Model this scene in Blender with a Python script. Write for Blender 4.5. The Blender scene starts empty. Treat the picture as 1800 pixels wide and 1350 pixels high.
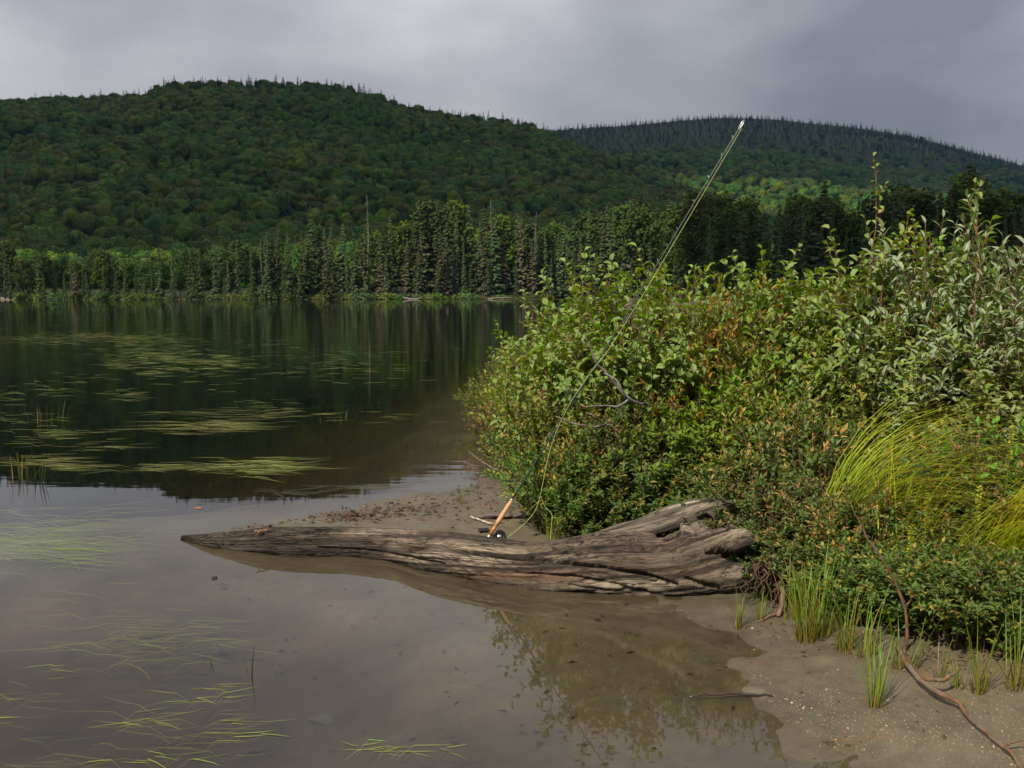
import bpy, math
import numpy as np
from mathutils import Vector

# ------------------------------------------------------------------ camera, sky, sun, exposure
sc = bpy.context.scene
COL = sc.collection
FPX = 1766.0                       # focal length in photograph pixels (1800 wide)
CAMZ = 1.6
PITCH = math.atan((675 - 515) / FPX)
SUN_TO = Vector((-0.44, -0.58, 0.70)).normalized()

cd = bpy.data.cameras.new('camera')
cam = bpy.data.objects.new('camera', cd); COL.objects.link(cam)
cam.location = (0, 0, CAMZ)
cam.rotation_euler = (math.pi / 2 - PITCH, 0, 0)
cd.sensor_fit = 'HORIZONTAL'; cd.sensor_width = 36.0
cd.lens = 36.0 * FPX / 1800.0
cd.clip_start = 0.05; cd.clip_end = 20000
sc.camera = cam

world = bpy.data.worlds.new('World'); sc.world = world; world.use_nodes = True
wn = world.node_tree; wn.nodes.clear()
def wnode(t, **kw):
    n = wn.nodes.new(t)
    for k, v in kw.items(): setattr(n, k, v)
    return n
w_out = wnode('ShaderNodeOutputWorld'); w_bg = wnode('ShaderNodeBackground')
w_bg.inputs['Strength'].default_value = 0.1
w_sky = wnode('ShaderNodeTexSky', sky_type='NISHITA', sun_disc=False)
w_sky.sun_elevation = math.asin(SUN_TO.z); w_sky.sun_rotation = math.atan2(SUN_TO.x, SUN_TO.y)
w_tc = wnode('ShaderNodeTexCoord')
w_map = wnode('ShaderNodeMapping'); w_map.inputs['Scale'].default_value = (1.0, 1.0, 2.2)
w_map.inputs['Location'].default_value = (0.35, 0.0, 0.25)
w_n1 = wnode('ShaderNodeTexNoise'); w_n1.inputs['Scale'].default_value = 2.1; w_n1.inputs['Detail'].default_value = 7
w_n1.inputs['Roughness'].default_value = 0.48
w_ramp = wnode('ShaderNodeValToRGB')
el = w_ramp.color_ramp.elements
el[0].position = 0.33; el[0].color = (1.42, 1.43, 1.58, 1)
el[1].position = 0.68; el[1].color = (4.7, 4.6, 4.55, 1)
e = w_ramp.color_ramp.elements.new(0.5); e.color = (2.78, 2.76, 2.96, 1)
w_cov = wnode('ShaderNodeMix', data_type='RGBA'); w_cov.inputs[0].default_value = 0.93
wn.links.new(w_tc.outputs['Generated'], w_map.inputs['Vector'])
wn.links.new(w_map.outputs[0], w_n1.inputs['Vector'])
wn.links.new(w_n1.outputs['Fac'], w_ramp.inputs['Fac'])
wn.links.new(w_sky.outputs['Color'], w_cov.inputs[6])
wn.links.new(w_ramp.outputs['Color'], w_cov.inputs[7])
w_sep = wnode('ShaderNodeSeparateXYZ'); wn.links.new(w_tc.outputs['Generated'], w_sep.inputs[0])
w_el = wnode('ShaderNodeMapRange'); w_el.inputs['From Min'].default_value = 0.12; w_el.inputs['From Max'].default_value = 0.75
w_el.inputs['To Min'].default_value = 1.06; w_el.inputs['To Max'].default_value = 3.1; wn.links.new(w_sep.outputs['Z'], w_el.inputs['Value'])
w_mul = wnode('ShaderNodeVectorMath', operation='SCALE'); wn.links.new(w_cov.outputs[2], w_mul.inputs[0]); wn.links.new(w_el.outputs[0], w_mul.inputs['Scale'])
wn.links.new(w_mul.outputs[0], w_bg.inputs['Color'])   # an overcast sky grows brighter towards the zenith
wn.links.new(w_bg.outputs[0], w_out.inputs['Surface'])

sd = bpy.data.lights.new('sun', 'SUN'); sun = bpy.data.objects.new('sun', sd); COL.objects.link(sun)
sd.energy = 5.0; sd.angle = math.radians(0.6); sd.color = (1.0, 0.92, 0.76)
sun.rotation_euler = SUN_TO.to_track_quat('Z', 'Y').to_euler()
sun.location = (-30, -30, 60)

vs = sc.view_settings
vs.view_transform = 'Standard'; vs.look = 'None'; vs.exposure = 0.15; vs.gamma = 1.0; vs.use_curve_mapping = False
cy = sc.cycles
cy.max_bounces = 8; cy.diffuse_bounces = 2; cy.glossy_bounces = 3; cy.transparent_max_bounces = 12; cy.transmission_bounces = 4
cy.volume_bounces = 0
cy.caustics_reflective = False; cy.caustics_refractive = False
try: cy.sample_clamp_indirect = 4.0
except Exception: pass

# ------------------------------------------------------------------ helpers
cp_, sp_ = math.cos(PITCH), math.sin(PITCH)
def ray(x, y):
    a = (x - 900) / FPX; b = (675 - y) / FPX
    return np.array([a, cp_ + b * sp_, -sp_ + b * cp_])
def G(x, y, z=0.0):                       # photo pixel -> point on the level z
    d = ray(x, y); t = (z - CAMZ) / d[2]
    return np.array([d[0] * t, d[1] * t, z])
def AT(x, y, depth):                      # photo pixel -> point at world Y = depth
    d = ray(x, y); t = depth / d[1]
    return np.array([d[0] * t, depth, CAMZ + d[2] * t])
def project(P):
    P = np.asarray(P, float); v = P - np.array([0, 0, CAMZ])
    zf = v[..., 1] * cp_ - v[..., 2] * sp_; up = v[..., 1] * sp_ + v[..., 2] * cp_
    return 900 + FPX * v[..., 0] / zf, 675 - FPX * up / zf

def _hash(ix, iy, iz, seed):
    h = (ix.astype(np.int64) * 374761393 + iy.astype(np.int64) * 668265263 + iz.astype(np.int64) * 2147483647 + seed * 974711) & 0xffffffff
    h = ((h ^ (h >> 13)) * 1274126177) & 0xffffffff
    h = ((h ^ (h >> 16)) * 2246822519) & 0xffffffff
    return ((h ^ (h >> 15)) & 0xffff) / 65535.0
def vnoise(x, y, z=0.0, seed=1):
    x, y, z = np.broadcast_arrays(np.asarray(x, float), np.asarray(y, float), np.asarray(z, float))
    ix, iy, iz = np.floor(x), np.floor(y), np.floor(z)
    fx, fy, fz = x - ix, y - iy, z - iz
    fx = fx * fx * (3 - 2 * fx); fy = fy * fy * (3 - 2 * fy); fz = fz * fz * (3 - 2 * fz)
    r = 0
    for dx in (0, 1):
        for dy in (0, 1):
            for dz in (0, 1):
                w = (fx if dx else 1 - fx) * (fy if dy else 1 - fy) * (fz if dz else 1 - fz)
                r = r + w * _hash(ix + dx, iy + dy, iz + dz, seed)
    return r * 2 - 1
def fbm(x, y, z=0.0, seed=1, oct=4):
    r = 0; a = 1.0; f = 1.0
    for k in range(oct):
        r = r + a * vnoise(np.asarray(x) * f, np.asarray(y) * f, np.asarray(z) * f, seed + k * 7); a *= 0.5; f *= 2.03
    return r
def sstep(a, b, x):
    t = np.clip((np.asarray(x, float) - a) / (b - a), 0, 1); return t * t * (3 - 2 * t)
def unit(v):
    v = np.asarray(v, float); return v / np.maximum(np.linalg.norm(v, axis=-1, keepdims=True), 1e-9)

class MB:
    """collects vertices, faces and a colour for each vertex"""
    def __init__(s): s.v = []; s.f = []; s.c = []; s.n = 0
    def add(s, v, faces, c=None):
        v = np.asarray(v, float).reshape(-1, 3)
        if c is None: c = np.ones((len(v), 3))
        c = np.broadcast_to(np.asarray(c, float), (len(v), 3))
        s.v.append(v); s.c.append(c)
        for f in faces:
            s.f.append(np.asarray(f, np.int64) + s.n)
        s.n += len(v)
    def mesh(s, name, smooth=False):
        me = bpy.data.meshes.new(name)
        V = np.concatenate(s.v).astype(np.float32); C = np.concatenate(s.c)
        fl = [f for f in s.f if len(f)]
        sizes = np.concatenate([np.full(len(f), f.shape[1]) for f in fl])
        idx = np.concatenate([f.reshape(-1) for f in fl])
        me.vertices.add(len(V)); me.vertices.foreach_set('co', V.reshape(-1))
        me.loops.add(len(idx)); me.loops.foreach_set('vertex_index', idx.astype(np.int32))
        me.polygons.add(len(sizes))
        st = np.concatenate([[0], np.cumsum(sizes)[:-1]])
        me.polygons.foreach_set('loop_start', st.astype(np.int32))
        me.polygons.foreach_set('use_smooth', np.full(len(sizes), smooth))
        at = me.attributes.new('col', 'FLOAT_COLOR', 'POINT')
        at.data.foreach_set('color', np.concatenate([C, np.ones((len(C), 1))], 1).astype(np.float32).reshape(-1))
        me.update(calc_edges=True); me.validate()
        return me

def tube(mb, pts, rad, sides=6, c=None, cap=True, squash=1.0):
    pts = np.asarray(pts, float); n = len(pts)
    rad = np.broadcast_to(np.asarray(rad, float), (n,))
    T = unit(np.gradient(pts, axis=0))
    ref = np.array([0, 0, 1.0]) if abs(T[:, 2]).mean() < 0.9 else np.array([1.0, 0, 0])
    A = unit(np.cross(T, ref)); B = np.cross(T, A)
    th = np.arange(sides) / sides * 2 * math.pi
    ring = pts[:, None] + rad[:, None, None] * (np.cos(th)[None, :, None] * A[:, None] + squash * np.sin(th)[None, :, None] * B[:, None])
    V = ring.reshape(-1, 3)
    i = np.arange(n - 1)[:, None] * sides; j = np.arange(sides)[None]; k = (j + 1) % sides
    q = np.stack([i + j, i + k, i + sides + k, i + sides + j], -1).reshape(-1, 4)
    faces = [q]
    if cap: faces += [np.arange(sides)[::-1][None], ((n - 1) * sides + np.arange(sides))[None]]
    if c is not None and np.ndim(c) == 2 and len(c) == n: c = np.repeat(c, sides, 0)
    mb.add(V, faces, c)

def leaves(mb, P, A, N, L, W, C, curl=0.15, fold=0.18, rich=False):
    """leaf blades: base P, axis A, upper-side normal N"""
    n = len(P); A = unit(A); S = unit(np.cross(A, N)); N = np.cross(S, A)
    L = np.broadcast_to(np.asarray(L, float), (n,))[:, None]; W = np.broadcast_to(np.asarray(W, float), (n,))[:, None]
    cu = np.broadcast_to(np.asarray(curl, float), (n,))[:, None]
    if rich:
        a = [0, .32, .32, .32, .70, .70, .70, 1]; w = [0, .5, -.5, 0, .42, -.42, 0, 0]
        h = [0, 1, 1, 0, 1, 1, 0, 0]
        F4 = np.array([[1, 3, 6, 4], [3, 2, 5, 6]]); F3 = np.array([[0, 3, 1], [0, 2, 3], [4, 6, 7], [6, 5, 7]])
    else:
        a = [0, .48, .48, .5, 1]; w = [0, .5, -.5, 0, 0]; h = [0, 1, 1, 0, 0]
        F4 = np.zeros((0, 4), int); F3 = np.array([[0, 3, 1], [0, 2, 3], [1, 3, 4], [3, 2, 4]])
    V = np.stack([P + A * L * a[k] + S * W * w[k] + N * (h[k] * fold * W - cu * L * a[k] ** 2) for k in range(len(a))], 1)
    m = len(a); off = np.arange(n)[:, None, None] * m
    fs = []
    if len(F4): fs.append((F4[None] + off).reshape(-1, 4))
    fs.append((F3[None] + off).reshape(-1, 3))
    mb.add(V.reshape(-1, 3), fs, np.repeat(C, m, 0))

def blades(mb, P, A, H, W, bend, C0, C1, seg=5, tilt=0.0):
    """grass blades: base P, bend direction A (level), height H, width W, bend 0..1.5, colour base C0 to tip C1"""
    n = len(P); A = np.asarray(A, float).copy(); A[:, 2] = 0; A = unit(A)
    S = np.stack([-A[:, 1], A[:, 0], np.zeros(n)], 1)
    V = []; C = []
    pos = P.copy(); 
    for k in range(seg + 1):
        t = k / seg
        ang = (tilt + bend * (t ** 1.3))[:, None]
        w = (W * (1 - t ** 2 * 0.95))[:, None] * 0.5
        V += [pos + S * w, pos - S * w]
        cc = C0 * (1 - t) + C1 * t; C += [cc, cc]
        pos = pos + (A * np.sin(ang) + np.array([0, 0, 1.0]) * np.cos(ang)) * (H / seg)[:, None]
    m = 2 * (seg + 1)
    V = np.stack(V, 1).reshape(-1, 3); C = np.stack(C, 1).reshape(-1, 3)
    q = np.array([[2 * k, 2 * k + 1, 2 * k + 3, 2 * k + 2] for k in range(seg)])
    mb.add(V, [(q[None] + np.arange(n)[:, None, None] * m).reshape(-1, 4)], C)

def ob(name, me, mat=None, parent=None, loc=None, rot=None, scale=None, label=None, cat=None, group=None, kind=None):
    o = bpy.data.objects.new(name, me); COL.objects.link(o)
    if me is not None and mat is not None and len(me.materials) == 0: me.materials.append(mat)
    if parent is not None: o.parent = parent
    if loc is not None: o.location = [float(q) for q in loc]
    if rot is not None: o.rotation_euler = [float(q) for q in rot]
    if scale is not None: o.scale = [float(q) for q in scale] if np.ndim(scale) else (float(scale),) * 3
    if label: o['label'] = label
    if cat: o['category'] = cat
    if group: o['group'] = group
    if kind: o['kind'] = kind
    return o

# ------------------------------------------------------------------ materials
class NT:
    def __init__(s, name):
        s.m = bpy.data.materials.new(name); s.m.use_nodes = True; s.t = s.m.node_tree; s.t.nodes.clear()
        s.out = s.t.nodes.new('ShaderNodeOutputMaterial')
    def n(s, typ, ins=None, **kw):
        nd = s.t.nodes.new(typ)
        for k, v in kw.items(): setattr(nd, k, v)
        for k, v in (ins or {}).items():
            if isinstance(v, bpy.types.NodeSocket): s.t.links.new(v, nd.inputs[k])
            else: nd.inputs[k].default_value = v
        return nd
    def link(s, a, b): s.t.links.new(a, b)
    def ramp(s, fac, stops, interp='LINEAR'):
        nd = s.t.nodes.new('ShaderNodeValToRGB'); nd.color_ramp.interpolation = interp
        el = nd.color_ramp.elements
        while len(el) < len(stops): el.new(0.5)
        for e_, (p, c) in zip(el, stops):
            e_.position = p; e_.color = (c[0], c[1], c[2], 1) if np.ndim(c) else (c, c, c, 1)
        s.link(fac, nd.inputs['Fac']); return nd.outputs['Color']
    def mix(s, fac, a, b, blend='MIX'):
        nd = s.t.nodes.new('ShaderNodeMix'); nd.data_type = 'RGBA'; nd.blend_type = blend
        for k, v in ((0, fac), (6, a), (7, b)):
            if isinstance(v, bpy.types.NodeSocket): s.link(v, nd.inputs[k])
            else: nd.inputs[k].default_value = v if (k == 0 or len(v) == 4) else (*v, 1)
        return nd.outputs[2]
    def math(s, op, a, b=0.0, c=0.0):
        nd = s.t.nodes.new('ShaderNodeMath'); nd.operation = op
        for k, v in enumerate((a, b, c)):
            if isinstance(v, bpy.types.NodeSocket): s.link(v, nd.inputs[k])
            else: nd.inputs[k].default_value = v
        return nd.outputs[0]
    def noise(s, scale, detail=3, rough=0.5, vec=None, dist=0.0):
        nd = s.n('ShaderNodeTexNoise', {'Scale': scale, 'Detail': detail, 'Roughness': rough, 'Distortion': dist})
        if vec is not None: s.link(vec, nd.inputs['Vector'])
        return nd.outputs['Fac']
    def pos(s): return s.n('ShaderNodeNewGeometry').outputs['Position']

def leaf_material(name, under=(0.2, 0.24, 0.16), under_mix=0.5, rough=0.42, trans=0.28, var=0.45, spec=0.45):
    t = NT(name)
    col = t.n('ShaderNodeAttribute', attribute_name='col').outputs['Color']
    rnd = t.n('ShaderNodeObjectInfo').outputs['Random']
    hsv = t.n('ShaderNodeHueSaturation', {'Color': col, 'Hue': t.math('MULTIPLY_ADD', rnd, 0.05, 0.475),
              'Saturation': 1.15, 'Value': t.math('MULTIPLY_ADD', rnd, var, 1 - var * 0.5)}).outputs[0]
    bf = t.n('ShaderNodeNewGeometry').outputs['Backfacing']
    c2 = t.mix(t.math('MULTIPLY', bf, under_mix), hsv, under)
    pr = t.n('ShaderNodeBsdfPrincipled', {'Base Color': c2, 'Roughness': rough, 'Specular IOR Level': spec})
    tcol = t.n('ShaderNodeHueSaturation', {'Color': hsv, 'Saturation': 1.25, 'Value': 1.5}).outputs[0]
    tr = t.n('ShaderNodeBsdfTranslucent', {'Color': tcol})
    mx = t.n('ShaderNodeMixShader', {0: trans, 1: pr.outputs[0], 2: tr.outputs[0]})
    t.link(mx.outputs[0], t.out.inputs['Surface']); return t.m

def attr_material(name, rough=0.7, spec=0.3, noise_scale=40, amt=0.35, bump=0.0, objrand=0.0):
    t = NT(name)
    col = t.n('ShaderNodeAttribute', attribute_name='col').outputs['Color']
    nz = t.noise(noise_scale, 4)
    c = t.mix(1.0, col, t.ramp(nz, [(0.25, 1 - amt), (0.75, 1 + amt)]), 'MULTIPLY')
    if objrand:
        rnd = t.n('ShaderNodeObjectInfo').outputs['Random']
        c = t.n('ShaderNodeHueSaturation', {'Color': c, 'Value': t.math('MULTIPLY_ADD', rnd, objrand, 1 - objrand * 0.5)}).outputs[0]
    pr = t.n('ShaderNodeBsdfPrincipled', {'Base Color': c, 'Roughness': rough, 'Specular IOR Level': spec})
    if bump:
        b = t.n('ShaderNodeBump', {'Strength': 0.6, 'Distance': bump, 'Height': nz}); t.link(b.outputs[0], pr.inputs['Normal'])
    t.link(pr.outputs[0], t.out.inputs['Surface']); return t.m

def plain(name, col, rough=0.5, metal=0.0, spec=0.5, nscale=60, amt=0.12):
    t = NT(name)
    c = t.mix(1.0, (*col, 1), t.ramp(t.noise(nscale, 3), [(0.3, 1 - amt), (0.7, 1 + amt)]), 'MULTIPLY')
    pr = t.n('ShaderNodeBsdfPrincipled', {'Base Color': c, 'Roughness': rough, 'Metallic': metal, 'Specular IOR Level': spec})
    t.link(pr.outputs[0], t.out.inputs['Surface']); return t.m

M_gale = leaf_material('gale_leaf', (0.14, 0.17, 0.07), 0.3, 0.5, 0.3, spec=0.22)
M_alder = leaf_material('alder_leaf', (0.22, 0.29, 0.12), 0.5, 0.5, 0.3, spec=0.22)
M_willow = leaf_material('willow_leaf', (0.28, 0.33, 0.23), 0.6, 0.5, 0.25, spec=0.25)
M_grass = leaf_material('grass_blade', (0.12, 0.16, 0.05), 0.2, 0.5, 0.3, var=0.25)
M_tree = leaf_material('tree_foliage', (0.05, 0.07, 0.03), 0.2, 0.7, 0.12, var=0.6, spec=0.15)
M_conifer = leaf_material('needle_foliage', (0.04, 0.06, 0.03), 0.2, 0.75, 0.06, var=0.55, spec=0.15)
M_bark = attr_material('bark', 0.85, 0.2, 12, 0.35, 0.01)
M_twig = attr_material('twig', 0.8, 0.2, 70, 0.6, 0.004)
M_weed = leaf_material('water_weed', (0.2, 0.22, 0.08), 0.2, 0.4, 0.2, var=0.2)
M_debris = attr_material('debris', 0.8, 0.25, 120, 0.35)

# ------------------------------------------------------------------ ground: lake bed, beach, far shore in one sheet
shore_px = [(1475, 1400), (1440, 1350), (1395, 1292), (1335, 1212), (1268, 1118), (1205, 1062), (1110, 1030), (1000, 1012),
            (900, 996), (800, 984), (700, 966), (600, 956), (500, 950), (420, 948), (345, 943), (430, 928), (520, 912), (600, 892), (690, 878),
            (760, 866), (830, 850), (880, 836), (900, 815), (888, 790), (874, 765)]
near = [(9.0, -70.0), (3.2, -9.0), (1.9, -2.5), (1.25, 0.8), (1.08, 2.3)] + [tuple(G(x, y)[:2]) for x, y in shore_px]
rest = [(-0.15, 12.5), (-0.2, 15.5), (0.35, 20), (1.3, 33), (3.0, 60), (8, 100), (15, 140), (19, 200), (14, 258), (-40, 246), (-110, 232), (-300, 214), (-3000, 190),
        (-3000, 6000), (4000, 6000), (4000, -70)]
LAND = np.array(near + rest)
def land_sd(X, Y):
    """signed distance to the waterline, positive on land"""
    X = np.asarray(X, float); Y = np.asarray(Y, float)
    dmin = np.full(X.shape, 1e18); ins = np.zeros(X.shape, bool)
    m = len(LAND)
    for i in range(m):
        ax, ay = LAND[i]; bx, by = LAND[(i + 1) % m]
        ex, ey = bx - ax, by - ay
        t = np.clip(((X - ax) * ex + (Y - ay) * ey) / (ex * ex + ey * ey), 0, 1)
        d = (X - ax - t * ex) ** 2 + (Y - ay - t * ey) ** 2
        dmin = np.minimum(dmin, d)
        c = ((ay > Y) != (by > Y)) & (X < (bx - ax) * (Y - ay) / (by - ay + 1e-12) + ax)
        ins ^= c
    d = np.sqrt(dmin)
    return np.where(ins, d, -d)
def ground_z(X, Y):
    d = land_sd(X, Y)
    d = d + 0.10 * fbm(np.asarray(X) * 1.7, np.asarray(Y) * 1.7, 0, 5, 3) * sstep(0, 1.5, np.abs(d) + 0.4)
    zl = 0.055 * d / (1 + d / 6.0) + 0.010 * np.clip(d - 5, 0, 250)
    dw = -d
    far_ = sstep(7.0, 9.0, Y)
    zw = -((0.05 + 0.10 * far_) * np.minimum(dw, 1.0) + (0.20 + 0.06 * far_) * np.clip(dw - 1.0, 0, 6) + 0.06 * np.clip(dw - 7, 0, 30) + 0.01 * np.clip(dw - 37, 0, 100))
    z = np.where(d > 0, zl, zw)
    nearw = 1 - sstep(20, 40, np.hypot(X, Y))
    z = z + nearw * (0.009 * fbm(np.asarray(X) * 5, np.asarray(Y) * 5, 0, 11, 4) + 0.02 * fbm(np.asarray(X) * 0.9, np.asarray(Y) * 0.9, 0, 12, 2) * sstep(0.3, 2, np.abs(d)))
    return z
def axis_coords(lo, hi, flo, fhi, step, g=1.16):
    a = list(np.arange(flo, fhi + 1e-6, step))
    s = step; x = a[-1]
    while x < hi: s *= g; x += s; a.append(x)
    s = step; x = flo; b = []
    while x > lo: s *= g; x -= s; b.append(x)
    return np.array(b[::-1] + a)
gx = axis_coords(-3000, 4000, -3.2, 3.4, 0.028); gy = axis_coords(-60, 6000, 2.6, 9.2, 0.028)
GX, GY = np.meshgrid(gx, gy)
GZ = ground_z(GX, GY)
mb = MB()
nx, ny = len(gx), len(gy)
ii, jj = np.meshgrid(np.arange(nx - 1), np.arange(ny - 1))
q = np.stack([jj * nx + ii, jj * nx + ii + 1, (jj + 1) * nx + ii + 1, (jj + 1) * nx + ii], -1).reshape(-1, 4)
sdv = land_sd(GX, GY)
# colour attribute: r = humus under the thicket, g = distance from the waterline
hum = sstep(0.9, 2.2, sdv) * (GX > -0.6)
silt = np.zeros(GX.shape)
for pl in ([(960, 1078), (1080, 1116), (1160, 1152), (1215, 1190), (1258, 1216)], [(1170, 1136), (1250, 1176), (1300, 1214), (1340, 1226)], [(930, 1070), (1040, 1070), (1140, 1082), (1190, 1076)]):
    w_ = np.array([G(*a_)[:2] for a_ in pl]); wx = 0.03 * fbm(GX * 5, GY * 5, 0, 15, 2)
    for (ax, ay), (bx_, by_) in zip(w_[:-1], w_[1:]):
        ex, ey = bx_ - ax, by_ - ay; tt = np.clip(((GX - ax) * ex + (GY - ay) * ey) / (ex * ex + ey * ey), 0, 1); dd_ = np.hypot(GX - ax - tt * ex + wx, GY - ay - tt * ey + wx)
        silt = np.maximum(silt, np.exp(-(dd_ / 0.022) ** 2) * (0.5 + 0.5 * fbm(GX * 9, GY * 9, 0, 16, 2)))
mb.add(np.stack([GX, GY, GZ], -1), [q], np.stack([hum.ravel(), np.clip(silt, 0, 1).ravel(), (sstep(2.5, 6.0, sdv) * (GX > 1.0)).ravel()], 1))
t = NT('shore_sand')
p = t.pos(); z = t.n('ShaderNodeSeparateXYZ', {0: p}).outputs['Z']
a = t.n('ShaderNodeAttribute', attribute_name='col').outputs['Color']; hm = t.n('ShaderNodeSeparateColor', {0: a}).outputs[0]
n1 = t.noise(1.6, 5, 0.55, p); n2 = t.noise(14, 4, 0.6, p); n3 = t.noise(420, 2, 0.7, p); n4 = t.noise(130, 2, 0.5, p)
base = t.ramp(n1, [(0.30, (0.112, 0.093, 0.058)), (0.70, (0.175, 0.147, 0.096))])
base = t.mix(1.0, base, t.ramp(n2, [(0.25, 0.78), (0.75, 1.18)]), 'MULTIPLY')
base = t.mix(1.0, base, t.ramp(n3, [(0.30, 0.62), (0.55, 1.0), (0.74, 1.75)]), 'MULTIPLY')
rust = t.ramp(t.noise(3.1, 4, 0.6, p), [(0.56, 0.0), (0.70, 0.55)])
base = t.mix(rust, base, (0.17, 0.10, 0.045))
sl = t.n('ShaderNodeSeparateColor', {0: a}).outputs[1]; base = t.mix(t.math('MULTIPLY', sl, 0.7), base, (0.36, 0.30, 0.21))
speck = t.ramp(n4, [(0.70, 0.0), (0.76, 1.0)]); base = t.mix(t.math('MULTIPLY', speck, 0.5), base, (0.40, 0.28, 0.17))
# lake mud replaces sand with depth; its colour also stands in for absorbed light
mud = t.ramp(t.noise(0.7, 4, 0.6, p), [(0.3, (0.034, 0.025, 0.013)), (0.7, (0.070, 0.052, 0.027))])
mudf = t.math('MULTIPLY', t.n('ShaderNodeMapRange', {'Value': t.math('ADD', z, t.math('MULTIPLY_ADD', n1, 0.25, -0.125)), 'From Min': -0.03, 'From Max': -0.24}).outputs[0], 0.85)
base = t.mix(mudf, base, mud)
humus = t.ramp(n2, [(0.3, (0.022, 0.016, 0.009)), (0.7, (0.06, 0.042, 0.022))])
base = t.mix(hm, base, humus)
sward = t.ramp(t.noise(1.3, 5, 0.65, p), [(0.3, (0.035, 0.042, 0.014)), (0.7, (0.085, 0.10, 0.032))]); base = t.mix(t.n('ShaderNodeSeparateColor', {0: a}).outputs[2], base, sward)
wet = t.n('ShaderNodeMapRange', {'Value': t.math('MULTIPLY_ADD', n2, 0.02, z), 'From Min': 0.008, 'From Max': 0.085, 'To Min': 1.0, 'To Max': 0.0}).outputs[0]
base = t.mix(t.math('MULTIPLY', wet, 0.66), base, t.mix(1.0, base, (0.45, 0.42, 0.38), 'MULTIPLY'))
pr = t.n('ShaderNodeBsdfPrincipled', {'Base Color': base, 'Roughness': t.math('MULTIPLY_ADD', wet, -0.35, 0.85), 'Specular IOR Level': 0.4})
bh = t.math('ADD', t.math('MULTIPLY', n3, 0.6), t.math('MULTIPLY', n4, 0.8))
bp = t.n('ShaderNodeBump', {'Strength': 0.75, 'Distance': 0.004, 'Height': bh}); t.link(bp.outputs[0], pr.inputs['Normal'])
t.link(pr.outputs[0], t.out.inputs['Surface'])
ob('ground', mb.mesh('ground', True), t.m, kind='structure', label='grey-brown sandy beach, lake bed and far shore ground')

# ------------------------------------------------------------------ hill and mountain
hill_px = [(-700, 215), (-420, 190), (-200, 175), (0, 176), (80, 168), (140, 168), (200, 164), (250, 160), (285, 146), (330, 143), (400, 143), (520, 142), (600, 150), (650, 160),
           (700, 180), (780, 197), (850, 204), (940, 220), (1000, 244), (1060, 268), (1120, 296), (1180, 318), (1260, 345), (1400, 380), (1700, 440), (1900, 500)]
HY = 900.0
hpx = np.array([(AT(x, y, HY)[0], AT(x, y, HY)[2]) for x, y in hill_px])
def hill_z(X, Y):
    Yc = np.clip(Y, 300, None); R = np.interp(X * HY / np.minimum(Yc, HY), hpx[:, 0], hpx[:, 1]) - 7
    tt = np.clip((Y - 262) / (HY - 262), 0, 1)
    f = tt ** 1.3
    back = np.clip((Y - HY) / 500, 0, 1)
    z = R * f * (1 - 0.4 * back ** 1.5)
    rel = sstep(0, 0.35, tt) * (1 - sstep(0.75, 1.0, tt))
    return z + rel * 9 * fbm(X / 120.0, Y / 120.0, 0, 31, 3) + 0.5
mtn_px = [(300, 330), (600, 262), (800, 232), (970, 222), (1040, 217), (1120, 212), (1190, 205), (1270, 199), (1360, 202), (1420, 209), (1500, 216), (1600, 232),
          (1700, 258), (1760, 273), (1800, 284), (1900, 316), (2100, 380), (2400, 470)]
MY = 2000.0
mpx = np.array([(AT(x, y, MY)[0], AT(x, y, MY)[2]) for x, y in mtn_px])
def mtn_z(X, Y):
    Yc = np.clip(Y, 450, None); R = np.interp(X * MY / np.minimum(Yc, MY), mpx[:, 0], mpx[:, 1]) - 9
    tt = np.clip((Y - 420) / (MY - 420), 0, 1)
    f = tt ** 1.35
    back = np.clip((Y - MY) / 900, 0, 1)
    rel = sstep(0, 0.3, tt) * (1 - sstep(0.8, 1.0, tt))
    return R * f * (1 - 0.5 * back ** 1.5) + rel * 16 * fbm(X / 260.0, Y / 260.0, 0, 41, 3) + 0.6
t = NT('forest_floor')
base = t.ramp(t.noise(0.05, 4, 0.6, t.pos()), [(0.3, (0.012, 0.018, 0.007)), (0.7, (0.03, 0.042, 0.014))])
pr = t.n('ShaderNodeBsdfPrincipled', {'Base Color': base, 'Roughness': 0.9, 'Specular IOR Level': 0.1})
t.link(pr.outputs[0], t.out.inputs['Surface']); M_floor = t.m
def terrain(name, fz, x0, x1, y0, y1, n, label):
    xs = np.linspace(x0, x1, n); ys = np.linspace(y0, y1, n); X, Y = np.meshgrid(xs, ys)
    m_ = MB(); i_, j_ = np.meshgrid(np.arange(n - 1), np.arange(n - 1))
    qq = np.stack([j_ * n + i_, j_ * n + i_ + 1, (j_ + 1) * n + i_ + 1, (j_ + 1) * n + i_], -1).reshape(-1, 4)
    m_.add(np.stack([X, Y, fz(X, Y)], -1), [qq]); return ob(name, m_.mesh(name, True), M_floor, kind='structure', label=label)
terrain('hill', hill_z, -1100, 560, 263, 1500, 110, 'dark wooded hill rising behind the lake')
terrain('mountain', mtn_z, -900, 2300, 421, 2950, 110, 'distant wooded mountain under low cloud')

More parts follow.
